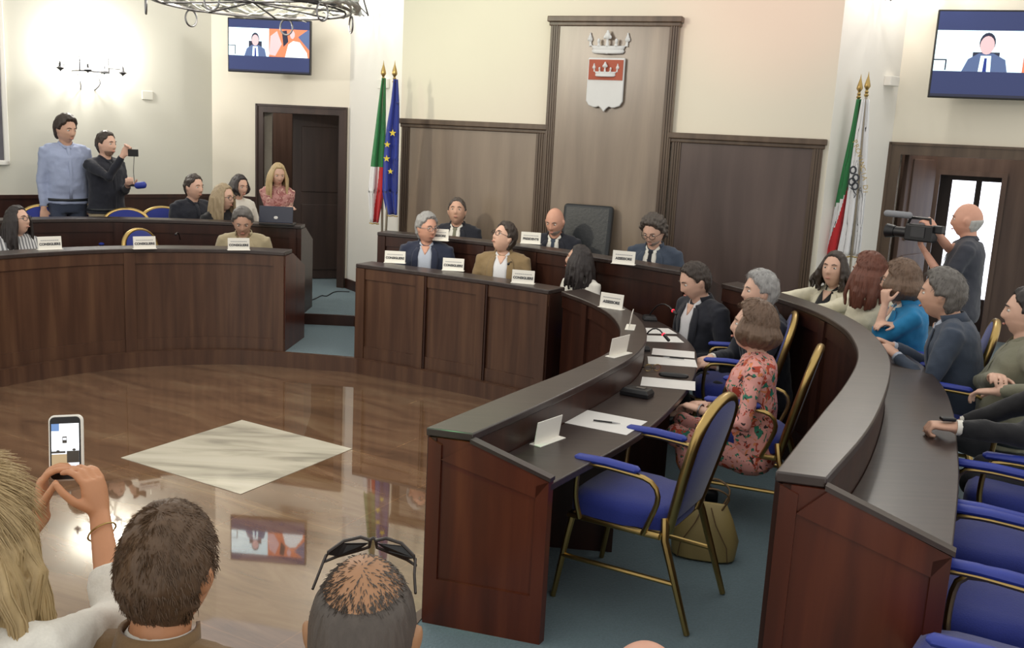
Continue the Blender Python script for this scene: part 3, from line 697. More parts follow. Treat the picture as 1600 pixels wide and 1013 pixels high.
class Fig: pass
def fig_person(label, head, floor, face, look=None, pose='sit', s=1.0, lean=6, skin='warm', hair='short', hc='dark', top='suit', tc='navy',
           shirt='shirt', tie=None, legs='darktrouser', hands=None, curl=.5, fem=False, glasses=False, vox=.0075, belly=0., pelvis=None, tilt=0, sleeve='long',
           hair_len=.30, group=None, hairthick=.009, legpose=None, feet=True, cloth_vox=.012, poles=None, shoulder=1.0, beard=None, handdir=None, palm=None, hairnoise=.007, curls=None, strands=0, strand_len=.022, strand_dir=None):
    """head = world position of the head centre; face / look = world points the body / the head turn to"""
    head = V3(head); hd = heading(face[0] - head.x, face[1] - head.y)
    Rz = Matrix.Rotation(hd, 3, 'Z'); L = radians(lean); H = head.z - floor
    u = V3((0, sin(L), cos(L)))
    neckv = V3((0, sin(L * 1.2) + .22, cos(L * 1.2))).normalized()
    hN = -neckv * .142 * s                                      # neck base relative to the head centre
    hP = hN - u * .50 * s
    fx, fy = hP.x, hP.y                                         # pelvis in head-relative coordinates
    org = head + Rz @ V3((fx, fy, 0)); org.z = floor
    t = thing('person', label, 'person', org, hd, group)
    hc_ = V3((-fx, -fy, H)); N = hc_ + hN; P = hc_ + hP
    toL = lambda w: Rz.transposed() @ (V3(w) - org)
    f = Fig(); f.t = t; f.N = N; f.P = P; f.u = u; f.head = hc_
    # head orientation
    if look is not None:
        lw = toL(look) - hc_
        yaw = atan2(-lw.x, lw.y); pit = atan2(lw.z, hypot(lw.x, lw.y))
    else: yaw, pit = 0, 0
    yaw = max(-1.5, min(1.5, yaw)); pit = max(-.9, min(.6, pit))
    HR = Matrix.Rotation(yaw, 3, 'Z') @ Matrix.Rotation(pit, 3, 'X') @ Matrix.Rotation(radians(tilt), 3, 'Y')
    HW = lambda p: hc_ + HR @ (V3(p) * s * 1.05)
    f.HR = HR; f.HW = HW
    fwd = V3((0, cos(L), -sin(L)))
    # ---- torso sections
    w = (.90 if fem else 1.0) * s; sh = shoulder
    T = [(-.12, .150, .100, .0), (-.04, .172, .118, .0), (.05, .170, .120, .004), (.14, .156 if not fem else .138, .116 + belly * .6, .004 + belly * .5), (.24, .160 if not fem else .145, .116 + belly * .4, .006 + belly * .4),
         (.33, .176, .118, .010 + (.012 if fem else 0)), (.40, .182 * sh, .110, .004 + (.004 if fem else 0)), (.445, .165 * sh, .090, -.006), (.478, .125 * sh, .074, -.008), (.50, .068, .062, -.002), (.53, .056, .056, .008)]
    def sec(tt):
        for a, b_ in zip(T, T[1:]):
            if tt <= b_[0]: k = (tt - a[0]) / (b_[0] - a[0]); return [lerp(p, q, max(0, k)) for p, q in zip(a, b_)]
        return T[-1]
    def ring(tt, gr=0, n=28, e=2.3):
        _, rx, ry, c = sec(tt); cc = P + u * (tt * s) + fwd * (c * s); out = []
        for k in range(n):
            a = 2 * pi * k / n; ca, sa = cos(a), sin(a); r = (abs(ca) ** e + abs(sa) ** e) ** (-1 / e)
            out.append(cc + V3((1, 0, 0)) * ((rx * w + gr) * r * ca) + fwd * ((ry * s + gr) * r * sa))
        return out
    def surf(tt, x, off=0.):
        """front of the torso at height tt and lateral distance x"""
        _, rx, ry, c = sec(tt); rx = rx * w; ry = ry * s; q = min(.98, abs(x) / rx); e = 2.3
        return P + u * (tt * s) + V3((x, 0, 0)) + fwd * (c * s + (ry) * (1 - q ** e) ** (1 / e) + off)
    f.surf = surf
    # ---- arms
    arms = {}
    dz = .60
    for side, sg in (('L', -1), ('R', 1)):
        S = N - u * (.058 * s) + V3((sg * .178 * w * sh, 0, 0)) - fwd * .006 * s
        if hands and hands.get(side) is not None:
            T_ = V3(hands[side]);
            if len(hands.get('space', 'world')) == 5: T_ = toL(T_)
        else:
            T_ = P + V3((sg * .13, .30, .12)) if pose == 'sit' else P + V3((sg * .24, .05, -.16))
        l1, l2 = .285 * s, .255 * s; D = T_ - S; dist = min(D.length, (l1 + l2) * .995); D = D.normalized(); T_ = S + D * dist
        a = (l1 * l1 - l2 * l2 + dist * dist) / (2 * dist); h = sqrt(max(0, l1 * l1 - a * a))
        pole = V3((sg * .55, -.35, -1)) if not (poles and poles.get(side)) else V3(poles[side])
        pole = (pole - D * pole.dot(D)).normalized(); E = S + D * a + pole * h
        arms[side] = (S, E, T_, sg)
    f.arms = arms
    # ---- legs
    lg = {}
    for side, sg in (('L', -1), ('R', 1)):
        hip = P + V3((sg * .088 * s, .0, -.05 * s))
        if pose == 'sit':
            kn = V3((sg * .12 * s, P.y + .37 * s, max(P.z - .05 * s, .42 * s))); an = V3((sg * .12 * s, P.y + .37 * s + (-.14 if legpose is None else legpose), .09 * s))
            v = kn - an; kn = an + v.normalized() * max(.36 * s, min(.43 * s, v.length))
        else:
            kn = V3((sg * .10 * s, P.y * .4 + .02, .50 * s)); an = V3((sg * .11 * s, -.02, .085 * s))
        lg[side] = (hip, kn, an, sg)
    # ---- body: one continuous surface
    b = MB()
    rings = [[HW(headpt(d, fem=fem)) for d in row] for row in spheregrid(48, 40)]
    b.loft(rings)
    for sg in (-1, 1):
        m3 = HR @ Matrix.Rotation(radians(12 * sg), 3, 'Y') @ Matrix.Rotation(radians(-18 * sg), 3, 'Z')
        b.ell(HW((sg * .078, -.008, -.006)), (.010 * s, .019 * s, .031 * s), 10, 8, mtx=m3)
    b.tube([HW((0, -.018, -.06)), N + neckv * .05 * s, N + u * .0, N - u * .04 * s], [.056 * s, .056 * s, .060 * s, .075 * s] if not fem else [.048 * s, .047 * s, .050 * s, .062 * s], 18)
    b.loft([ring(tt, -.012) for tt in (-.12, -.04, .05, .14, .24, .33, .40, .445, .475, .50)])
    R1_, R2_, R3_ = (.044, .034, .025) if not fem else (.036, .028, .022)
    for side, (S, E, Wp, sg) in arms.items():
        b.tube([S - V3((sg * .06, 0, 0)) * s, S, S.lerp(E, .5), E, E.lerp(Wp, .3), E.lerp(Wp, .75), Wp], [R1_ * s, R1_ * 1.12 * s, R1_ * s, R2_ * s, R2_ * 1.02 * s, R3_ * 1.15 * s, R3_ * s], 14, round_ends=True)
        d = (Wp - E).normalized()
        if handdir and handdir.get(side) is not None: d = (Rz.transposed() @ V3(handdir[side])).normalized()
        n = V3((0, 0, -1)) if not (palm and palm.get(side) is not None) else Rz.transposed() @ V3(palm[side])
        n = (n - d * n.dot(d)); n = n.normalized() if n.length > .05 else V3((0, 1, 0))
        th = n.cross(d) * (-sg)
        hs = s * (.92 if fem else 1.0)
        pr = [Wp - d * .01 * hs, Wp + d * .03 * hs, Wp + d * .065 * hs, Wp + d * .092 * hs]
        rr = []
        for q, (wx, wy) in zip(pr, ((.026, .020), (.037, .018), (.042, .016), (.038, .013))):
            rr.append([q + th * (wx * hs * cos(a)) + n * (wy * hs * sin(a)) for a in [2 * pi * k / 14 for k in range(14)]])
        b.loft(rr)
        cu = curl if not isinstance(curl, dict) else curl.get(side, .5)
        for o_, ln, spl in ((.030, .070, .10), (.010, .078, .03), (-.010, .073, -.04), (-.029, .058, -.12)):
            q = Wp + d * .088 * hs + th * (o_ * hs); dd = (d + th * spl).normalized(); pts = [q - dd * .015 * hs, q]; ang = 0
            for fr in (.42, .32, .26):
                ang += cu * 1.0; v = dd * cos(ang) + n * sin(ang); q = q + v * (ln * fr * hs); pts.append(q)
            b.tube(pts, [.0095 * hs, .0095 * hs, .009 * hs, .0083 * hs, .0072 * hs], 8, round_ends=True)
        q = Wp + d * .022 * hs + th * .024 * hs; pts = [q]
        for fr, (a_, b_, c_) in zip((.045, .034, .026), ((.62, .72, .25), (.82, .40, .38), (.9, .1, .45))):
            v = (d * a_ + th * b_ + n * c_ * (.5 + cu)).normalized(); q = q + v * fr * hs; pts.append(q)
        b.tube(pts, [.013 * hs, .0115 * hs, .010 * hs, .0085 * hs], 8, round_ends=True)
    for side, (hip, kn, an, sg) in lg.items():
        b.tube([hip + V3((0, -.04 * s, 0)), hip, kn, an], [.062 * s, .068 * s, .045 * s, .030 * s], 12)
        b.tube([an, an + V3((0, .10, -.045)) * s], [.032 * s, .026 * s], 10, round_ends=True)
    o = remesh(b.build('body', SK[skin], t), vox, 2); f.body = o
    # ---- face
    for sg in (-1, 1):
        eb = MB(); c = V3((sg * .0305, .0735, .007)); eb.cur = 0
        eb.ell(HW(c), (.0125 * s, .0125 * s, .0085 * s), 12, 8, mtx=HR); eb.cur = 1
        eb.ell(HW(c + V3((0, .0065, 0))), (.0062 * s, .0070 * s, .0062 * s), 10, 6, mtx=HR)
        eb.build('eye', [M['eye_white'], M['iris']], t)
        br = MB()
        br.tube([HW((sg * x, y, z)) for x, y, z in ((.014, .094, .026), (.030, .092, .0315), (.047, .079, .026))], [.0024 * s, .0034 * s, .0018 * s], 6)
        br.build('eyebrow', HM[hc if hc not in ('white', 'silver', 'grey') else 'grey'], t)
    lb = MB(); lb.ell(HW((0, .0885, -.0635)), (.019 * s, .0072 * s, .0055 * s), 12, 6, mtx=HR)
    lb.build('lips', M['lip'], t)
    if glasses:
        gm = M['glass_rim'] if glasses is True else glasses
        gb = MB()
        for sg in (-1, 1):
            pts = [HW((sg * .032 + .0235 * cos(a) * (1 if abs(cos(a)) < .8 else .97), .104 - abs(.0235 * cos(a) + sg * .0) * .10 - .006 * (1 if cos(a) * sg > .5 else 0), .004 + .0175 * sin(a))) for a in [2 * pi * k / 18 for k in range(19)]]
            gb.tube(pts, .0022 * s, 6)
            gb.tube([HW((sg * .055, .098, .010)), HW((sg * .078, .05, .010)), HW((sg * .082, -.005, .008))], .0020 * s, 6)
        gb.tube([HW((-.009, .106, .008)), HW((0, .109, .010)), HW((.009, .106, .008))], .0022 * s, 6)
        gb.build('glasses', gm, t)
    # ---- hair
    if hair:
        locks = []; hb = MB(); rnd = random.Random(sum(map(ord, label)))
        kind = {'short': 'short', 'bob': 'short', 'long': 'short', 'curly': 'short', 'bald': 'bald', 'balding': 'balding', 'receding': 'receding'}[hair]
        th_ = hairthick if hair not in ('bald', 'balding') else .004
        rr = []
        for row in spheregrid(56, 44):
            r = []
            for d in row:
                m_ = hair_mask(d, kind); nn = mnoise.noise(V3(d) * (5 if hair != 'curly' else 7) + V3((len(label), 0, 0)))
                k = th_ * (1 + .5 * max(0, d[2])) + nn * hairnoise * (1 if hair not in ('bald', 'balding') else .1)
                r.append(HW(headpt(d, lerp(-.009, max(.003, k), m_), feat=False)))
            rr.append(r)
        hb.loft(rr)
        if hair in ('long', 'bob'):
            dn = V3((0, 0, -1)); nl = 34
            for i in range(nl):
                az = lerp(.98, 2 * pi - .98, (i + .5) / nl) + rnd.uniform(-.05, .05)
                back = abs(az - pi) / pi
                ln = hair_len * rnd.uniform(.88, 1.08) * (1 if hair == 'long' else 1)
                p0 = HW(headpt((sin(az) * .85, cos(az) * .85, .45), .004, False)); p1 = HW(headpt((sin(az), cos(az), -.05), th_ * 1.0 + .006, False))
                pts = [p0, p1]; q = p1.copy()
                out = (HR @ V3((sin(az), cos(az), 0))); out.z = 0; out.normalize()
                nseg = 6; cv = curls or .006
                for k in range(nseg):
                    tt = (k + 1) / nseg
                    dx = out * ((.010 if hair == 'long' else .004) * (1 - tt) - (.018 if hair == 'bob' else .004) * tt * tt * 2)
                    q = q + dn * (ln * s / nseg) + dx + V3((rnd.uniform(-cv, cv), rnd.uniform(-cv, cv), 0))
                    if hair == 'long' and out.y > .05 and tt > .4: q = q + V3((0, .004, 0))
                    pts.append(q.copy())
                r0 = .017 * s; locks.append((pts, r0))
                hb.tube(pts, [r0 * .8, r0 * 1.05] + [r0 * lerp(1.1, .55 if hair == 'long' else .8, (k + 1) / nseg) for k in range(nseg)], 8, round_ends=True)
        if hair == 'curly':
            for i in range(70):
                a = rnd.uniform(0, 2 * pi); z = rnd.uniform(-.35, .95); r_ = sqrt(max(0, 1 - z * z)); d = (r_ * sin(a), r_ * cos(a), z)
                if hair_mask(d, 'short') > .7: hb.ell(HW(headpt(d, th_ + .004, False)), (.018 * s,) * 3, 8, 6)
        if strands:
            gbx = MB(); n_ = strands
            for i in range(n_):
                a = rnd.uniform(0, 2 * pi); z = rnd.uniform(-.75, 1); r_ = sqrt(max(0, 1 - z * z)); d = V3((r_ * sin(a), r_ * cos(a), z))
                m_ = hair_mask(d, kind)
                if hair in ('bald', 'balding'):
                    if rnd.random() > m_ ** .5 + (.16 if kind == 'balding' and z > .3 else 0): continue
                elif m_ < .6: continue
                sw = V3((0, -.25, 1)).normalized(); tg = (d * d.dot(sw) - sw); tg = tg.normalized() + V3((rnd.uniform(-.5, .5), rnd.uniform(-.5, .5), rnd.uniform(-.3, .3))) * (.8 if kind != 'short' or hair == 'short' else .22)
                if strand_dir: tg = tg * .4 + V3(strand_dir)
                o_ = th_ if kind == 'short' else .001
                p_ = headpt(d, o_ * (1 + .5 * max(0, z)) - .002, False); L_ = strand_len * rnd.uniform(.6, 1.3)
                q1 = p_ + (tg.normalized() * .9 + d * .16) * L_ * .5; q2 = q1 + (tg.normalized() * .95 + d * -.12) * L_ * .5
                gbx.tube([HW(p_), HW(q1), HW(q2)], [.0009 * s, .0008 * s, .0003 * s], 3)
            gbx.build('hair_strands', HM[hc], t)
        if hair in ('long', 'bob') and strands:
            gbx = MB()
            for pts, r0 in locks:
                for k in range(max(4, strands // 90)):
                    a = rnd.uniform(0, 2 * pi); a2 = a + rnd.uniform(-1.2, 1.2); rr2 = r0 * rnd.uniform(.75, 1.12); m = len(pts)
                    pp = [p_ + V3((cos(lerp(a, a2, j / m)), sin(lerp(a, a2, j / m)), 0)) * rr2 * lerp(1, .75, j / m) for j, p_ in enumerate(pts)]
                    gbx.tube(pp, [.0011 * s] * (m - 1) + [.0003], 3)
            gbx.build('hair_lock', HM[hc], t)
        remesh(hb.build('hair', HM[hc], t), .0055 * (vox / .0075) if vox > .006 else .0045, 1)
    if beard:
        bb = MB(); rr = []
        for row in spheregrid(40, 40):
            r = []
            for d in row:
                az = abs(atan2(d[0], d[1])); m_ = (1 - smooth01(-.52, -.40, d[2])) * (1 - smooth01(1.25, 1.45, az)) * smooth01(-.99, -.9, d[2]) 
                r.append(HW(headpt(d, lerp(-.012, .0025, m_), fem=fem)))
            rr.append(r)
        bb.loft(rr); remesh(bb.build('beard', HM[beard], t), .005, 1)
    # ---- trousers / skirt and shoes
    lb = MB(); lm = CM[legs]
    lb.loft([ring(tt, .010 if top == 'shirt' else .004) for tt in ((-.125, -.04, .01, .045) if top in ('shirt', 'polo') else (-.125, -.04, .04, .07))])
    for side, (hip, kn, an, sg) in lg.items():
        k2 = kn + (kn - hip).normalized() * .015
        lb.tube([hip + V3((0, -.05 * s, 0)), hip, hip.lerp(kn, .5), k2, kn.lerp(an, .35), an + V3((0, 0, .03))], [.085 * s, .090 * s, .080 * s, .064 * s, .058 * s, .048 * s], 14)
        if pose == 'sit': lb.ell(k2, (.064 * s,) * 3, 12, 10)
    remesh(lb.build('trousers' if not (fem and legs in ('floral', 'black')) else 'skirt', lm, t), cloth_vox, 4, (.09, .012))
    if top == 'shirt':
        bt = MB(); bt.loft([ring(tt, .022) for tt in (-.012, .012)], caps=False); solid(bt.build('belt', M['black_leather'], t), .006)
    for side, (hip, kn, an, sg) in lg.items():
        sb = MB(); rr = []
        for yy, wx, hz in ((-.075, .026, .05), (-.06, .036, .075), (.0, .040, .085), (.06, .044, .065), (.13, .046, .048), (.175, .036, .036), (.195, .016, .022)):
            c = V3((an.x, an.y + yy * s, .002)); rr.append([c + V3((wx * s * cos(a), 0, max(0, hz * s * (.5 + .5 * sin(a)) if sin(a) > -.6 else 0))) for a in [2 * pi * k / 14 for k in range(14)]])
        sb.loft(rr); sb.build('shoe', M['black_leather'], t)
    # ---- upper garment
    mt = CM[tc]; gb = MB()
    grow = {'suit': .020, 'blazer': .020, 'shirt': .014, 'polo': .015, 'blouse': .012, 'dress': .010}[top]
    low = -.10 if top != 'shirt' else -.04
    tops = [low, -.04, .05, .14, .24, .33, .40, .445, .472, .492]
    gb.loft([ring(max(-.12, tt) if tt > -.12 else -.12, grow + (.01 if tt < 0 else 0)) for tt in tops if tt >= low])
    sr = {'suit': (.066, .058, .048, .038), 'blazer': (.066, .058, .048, .038), 'shirt': (.060, .050, .042, .033), 'polo': (.062, .056, .05, .04), 'blouse': (.058, .050, .045, .036), 'dress': (.056, .052, .052, .05)}[top]
    if fem: sr = tuple(x * .88 for x in sr)
    for side, (S, E, Wp, sg) in arms.items():
        cutw = E.lerp(Wp, .93)
        if sleeve == 'long': pts = [S - V3((sg * .07 * s, 0, -.0)), S, S.lerp(E, .5), E, E.lerp(Wp, .5), cutw]; rad = [sr[0] * .95, sr[0], sr[1], sr[2] * 1.04, sr[2] * .92, sr[3]]; gb.ell(E, (sr[2] * 1.13 * s,) * 3, 14, 10)
        elif sleeve == 'half': pts = [S - V3((sg * .07 * s, 0, 0)), S, S.lerp(E, .5), E, E.lerp(Wp, .45)]; rad = [sr[0] * .95, sr[0], sr[1], sr[2] * 1.04, sr[2]]
        else: pts = [S - V3((sg * .07 * s, 0, 0)), S, S.lerp(E, .62)]; rad = [sr[0] * .95, sr[0], sr[1] * 1.05]
        gb.tube(pts, [r * s for r in rad], 16)
        gb.tube([N - u * .022 * s, S + V3((-sg * .01 * s, 0, .008 * s))], [.056 * s, (sr[0] - .006) * s], 12)
        if sleeve == 'long' and top in ('suit', 'blazer') and shirt:
            cb = MB(); cb.tube([E.lerp(Wp, .90), E.lerp(Wp, .985)], [.031 * s * (.9 if fem else 1)] * 2, 14); cb.build('cuff', CM[shirt], t)
    nm = {'suit': 'jacket', 'blazer': 'jacket', 'shirt': 'shirt', 'polo': 'polo_shirt', 'blouse': 'blouse', 'dress': 'dress'}[top]
    f.garment = remesh(gb.build(nm, mt, t), cloth_vox, 5, (.07, .016))
    # strips laid on the chest
    def strip(name, rows, m, off=.010, th=.005, ncol=5):
        sb = MB(); R = []
        for tt, xa, xb in rows: R.append([surf(tt, lerp(xa, xb, k / (ncol - 1)), grow + off) for k in range(ncol)])
        sb.grid(R); return solid(sb.build(name, m, t, angle=60), th)
    lv = .44
    if top == 'suit':
        strip('shirt_front', [(.16, -.004 * s, .004 * s), (.22, -.025 * s, .025 * s), (.30, -.045 * s, .045 * s), (.38, -.060 * s, .060 * s), (.44, -.060 * s, .060 * s), (.475, -.050 * s, .050 * s), (.492, -.045 * s, .045 * s)], CM[shirt], .0035)
        if tie: strip('tie', [(.16, -.010 * s, .010 * s), (.22, -.024 * s, .024 * s), (.34, -.022 * s, .022 * s), (.44, -.015 * s, .015 * s), (.468, -.014 * s, .014 * s), (.474, -.021 * s, .021 * s), (.494, -.019 * s, .019 * s)], CM[tie], .009, .006)
        vee = [(.15, 0.0), (.22, .025), (.30, .046), (.38, .061), (.44, .062), (.478, .052)]
    elif top == 'blazer':
        strip('shirt_front', [(tt, -.062 * s, .062 * s) for tt in (.02, .12, .22, .32, .40, .44)] + [(.475, -.052 * s, .052 * s), (.492, -.046 * s, .046 * s)], CM[shirt], .0035)
        strip('open_neck', [(.425, -.003 * s, .003 * s), (.45, -.018 * s, .018 * s), (.475, -.032 * s, .032 * s), (.494, -.038 * s, .038 * s)], SK[skin], .0075, .003)
        vee = [(.02, .062), (.15, .062), (.30, .062), (.38, .063), (.44, .062), (.478, .052)]
    if top in ('suit', 'blazer'):
        for sg in (-1, 1):
            wl = (.004, .030, .048, .056, .045, .026)
            strip('lapel', [(tt, sg * (x - .004) * s, sg * (x + ww) * s) for (tt, x), ww in zip(vee, wl)], mt, .011, .006)
        cb = MB(); rows = []
        for zz, rr_, off in ((-.005, .080, .0), (.030, .074, .0), (.045, .071, 0)):
            rows.append([N + neckv * ((zz - .005) * s) + V3((rr_ * s * cos(a), 0, 0)) + fwd * (rr_ * s * sin(a) - .006 * s) for a in [lerp(pi * .80, pi * 2.20, k / 18) for k in range(19)]])
        cb.grid(rows); solid(cb.build('jacket_collar', mt, t), .008 * s)
    if top in ('suit', 'blazer', 'shirt', 'polo') and shirt:
        cm_ = CM[shirt] if top in ('suit', 'blazer') else mt
        cb = MB(); rows = []
        k0, k1 = (pi * .60, pi * 2.40) if not tie else (pi * .53, pi * 2.47)
        fr = .060 if not fem else .052
        for zz, rr_ in ((.0, fr + .008), (.022, fr + .002), (.034, fr + .001), (.022, fr + .007), (.002, fr + .014)):
            R = []
            for k in range(25):
                a = lerp(k0, k1, k / 24); fsn = max(0, sin(a))
                R.append(N + neckv * ((zz * (1 - .35 * fsn)) * s) + V3((rr_ * s * cos(a) * (1 - .1 * fsn), 0, 0)) + fwd * (rr_ * s * sin(a) * 1.0 + .002 * s + .016 * s * fsn) - u * (.040 * s * fsn ** 2))
            rows.append(R)
        cb.grid(rows); solid(cb.build('collar', cm_, t), .004 * s)
    if top in ('shirt', 'polo'):
        lo = .0 if top == 'shirt' else .33
        strip('placket', [(tt, -.014 * s, .014 * s) for tt in (lo, .1 + lo * .5, .24, .36, .44, .475)] if top == 'shirt' else [(tt, -.016 * s, .016 * s) for tt in (.33, .38, .43, .475)], mt, .004, .004)
    f.strip = strip; f.grow = grow; f.lg = lg; f.s = s; f.mt = mt
    return f
def HP(px, py, Y): return ony(px, py, Y)

# seated in the curved desk at the left
CEN = (-1.8, 6.2)
def hL(*p): return p
p = HP(28, 345, 8.15)
fig_person('woman with glasses and long dark hair in a striped blouse, far left desk', p, PZ1, (-2.6, 6.6), (.5, 7.2, 2.3), fem=True, s=.96, lean=2, skin='fair', hair='long', hc='black', top='blouse', tc='striped', glasses=True, hair_len=.30)
p = HP(379, 347, 9.12)
fig_person('grey-haired man in a beige jacket looking down at the left desk', p, PZ1, (-2.2, 6.0), (-2.45, 8.55, .95), s=1.06, lean=14, skin='tan', hair='short', hc='grey', top='blazer', tc='beige', shirt='tan', hairthick=.016)
p = HP(103, 203, 9.85)
fig_person('tall man in a light blue shirt standing at the left wall', p, PZ2, (-3.2, 8.2), (-1.6, 8.2, 1.5), pose='stand', s=1.09, lean=2, skin='tan', hair='short', hc='dark', top='shirt', tc='lightblue', legs='denim', belly=.03, hairthick=.02)
p = HP(166, 226, 9.95)
phone3 = HP(203, 239, 9.75)
mic3 = HP(205, 292, 9.75)
fig_person('man in a dark shirt and khaki trousers filming with a phone, left wall', p, PZ2, (-2.6, 9.0), (-1.4, 9.0, 1.9), pose='stand', s=1.03, lean=0, skin='fair', hair='short', hc='dark', top='shirt', tc='darknavy', legs='khaki', belly=.02,
       hands={'R': HP(192, 243, 9.72), 'L': HP(200, 290, 9.80), 'space': 'world'}, poles={'R': (.3, -.1, -1), 'L': (-.4, -.6, -.6)}, palm={'R': (.2, -1, .2), 'L': (0, 0, 1)}, curl=.7, beard='stubble')
p = HP(303, 293, 10.2)
fig_person('dark-haired man in a black polo seated behind the rear left desk', p, PZ2, (-1.6, 8.6), (-.8, 8.8, 1.4), s=1.05, lean=2, skin='fair', hair='short', hc='dark', top='polo', tc='darknavy', sleeve='short')
p = HP(349, 309, 9.95)
fig_person('woman with long ash blond hair, glasses and a black top, rear left desk', p, PZ2, (-2.0, 9.2), (-1.2, 9.3, 1.35), fem=True, s=1.08, lean=6, skin='fair', hair='long', hc='greyblond', top='blouse', tc='black', sleeve='short', glasses=True, hair_len=.24)
p = HP(374, 292, 10.55)
fig_person('dark-haired person half hidden behind the blond woman at the rear left desk', p, PZ2, (-2.0, 9.4), (-1.2, 9.2, 1.2), fem=True, s=1.0, lean=4, skin='fair', hair='bob', hc='black', top='blouse', tc='white', hair_len=.08)
p = HP(434, 273, 10.35)
fig_person('woman with long blond hair in a pink kimono standing by the left doorway', p, PZ2, (-2.3, 9.3), (-1.7, 8.8, 1.2), fem=True, pose='stand', s=.93, lean=3, skin='fair', hair='long', hc='blond', top='dress', tc='kimono', legs='kimono', hair_len=.26, sleeve='half', poles={'L': (-.5, -.4, -1), 'R': (.5, -.4, -1)},
       hands={'L': HP(424, 330, 10.15), 'R': HP(446, 326, 10.15), 'space': 'world'})
# dais
p = HP(714, 331, 9.6)
fig_person('man in a dark suit and striped tie at the left end of the dais', p, PZ2, (-1.0, 7.6), (-.9, 5.0, 2.6), s=1.04, lean=4, skin='tan', hair='short', hc='charcoal', top='suit', tc='darknavy', shirt='white', tie='olive')
p = HP(867, 347, 9.1)
fig_person('bald man with grey beard in a dark suit before the black leather chair', p, PZ2, (-.2, 7.0), (-.1, 8.1, 1.0), s=1.06, lean=10, skin='pink', hair='bald', hc='grey', top='suit', tc='darknavy', shirt='white', tie='slate', beard='salt')
p = HP(1021, 362, 8.3)
fig_person('man with wavy dark hair and glasses in a blue suit, right on the dais', p, PZ2, (.3, 6.6), (.75, 7.6, 1.0), s=1.06, lean=10, skin='fair', hair='curly', hc='charcoal', top='suit', tc='slate', shirt='white', tie='darknavy', glasses=True, beard='salt', hairthick=.02, hairnoise=.016)
# three-panel desk
p = HP(667, 357, 8.72)
fig_person('white-haired man with glasses in a navy jacket at the three-panel desk', p, PZ1, (-.9, 6.4), (.9, 6.6, 1.25), s=1.05, lean=4, skin='pink', hair='short', hc='silver', top='blazer', tc='navy', shirt='paleblue', glasses=M['steel'], hairthick=.016)
p = HP(787, 372, 8.38)
fig_person('man with dark-rimmed glasses in a tan blazer gazing upwards', p, PZ1, (-.5, 6.0), (-2.6, 6.4, 2.7), s=1.03, lean=0, skin='fair', hair='short', hc='dark', top='blazer', tc='tan', shirt='shirt', glasses=True, hairthick=.016)
p = HP(904, 408, 7.9)
fig_person('woman with long dark hair in a white blouse beside the three-panel desk', p, PZ1, (-.6, 6.9), (-1.6, 8.6, 1.6), fem=True, s=1.0, lean=3, skin='tan', hair='long', hc='black', top='blouse', tc='white', hair_len=.21)
# hooked desk
p = HP(1086, 440, 6.95)
fig_person('stout dark-haired man in a black suit and open white shirt looking down', p, PZ1, (.3, 6.5), (-.4, 6.5, .5), s=1.1, lean=12, skin='fair', hair='short', hc='dark', top='blazer', tc='darknavy', shirt='shirt', belly=.06, shoulder=1.12, strands=900)
p = HP(1186, 457, 6.2)
fig_person('grey-haired man in a dark suit behind the woman in the floral dress', p, PZ1, (.4, 6.0), (-.4, 5.9, 1.3), s=1.04, lean=8, skin='fair', hair='short', hc='silver', top='suit', tc='darknavy', shirt='white', tie='darknavy',
       hands={'L': HP(1118, 572, 5.95), 'R': HP(1110, 560, 6.15), 'space': 'world'}, hairthick=.018, strands=900)
p = HP(1176, 512, 5.05)
f = fig_person('woman with a brown bob in a pink floral dress at the hooked desk', p, PZ1, (.2, 5.4), (-1.2, 5.75, 1.5), fem=True, s=1.02, lean=2, skin='fair', hair='bob', hc='brown2', top='dress', tc='floral', legs='floral', sleeve='half', hair_len=.085, hairthick=.022, hairnoise=.004, strands=1500,
       hands={'L': HP(1092, 640, 4.95), 'R': HP(1105, 632, 5.1), 'space': 'world'}, vox=.006, cloth_vox=.009)
b = MB(); Wp = f.arms['L'][2]; E_ = f.arms['L'][1]; d = (Wp - E_).normalized(); a = d.cross(V3((0, 0, 1))).normalized(); c = a.cross(d)
b.tube([Wp - d * .01 + a * (.030 * cos(q)) + c * (.030 * sin(q)) for q in [2 * pi * k / 20 for k in range(21)]], .005, 6); b.build('bracelet', M['steel'], f.t)
# rear right desk
p = HP(1303, 422, 7.2)
f = fig_person('woman with dark wavy hair and cream jacket facing the room, rear right desk', p, PZ2, (1.0, 6.4), (.3, 4.6, 1.8), fem=True, s=1.06, lean=4, skin='fair', hair='long', hc='dark', top='blazer', tc='cream', shirt='black', hair_len=.14, curls=.016,
       hands={'R': (1.75, 7.15, 1.02), 'L': (2.0, 6.75, 1.0), 'space': 'world'})
p = HP(1356, 428, 6.62)
fig_person('woman with long auburn hair in a cream cardigan, between two others at the rear desk', p, PZ2, (1.2, 6.3), (.3, 8.6, 1.5), fem=True, s=1.04, lean=6, skin='fair', hair='long', hc='chestnut', top='blouse', tc='cream', hair_len=.20, hairthick=.02, strands=900)
p = HP(1406, 442, 6.1)
f = fig_person('woman with glasses and a bob in a bright blue jacket, chin on her hand', p, PZ2, (1.2, 6.2), (.0, 7.6, 1.4), fem=True, s=1.04, lean=8, skin='fair', hair='bob', hc='brown2', top='blazer', tc='blue', shirt='white', glasses=True, hair_len=.09, hairthick=.02, strands=900,
       hands={'L': HP(1383, 476, 6.02), 'R': HP(1398, 508, 5.98), 'space': 'world'}, poles={'L': (-.1, .3, -1), 'R': (.5, -.3, -1)}, palm={'L': (.7, .3, .2), 'R': (0, 0, -1)}, curl={'L': 1.1, 'R': .4}, handdir={'L': (-.1, .05, 1), 'R': (-1, -.2, .1)}, sleeve='half')
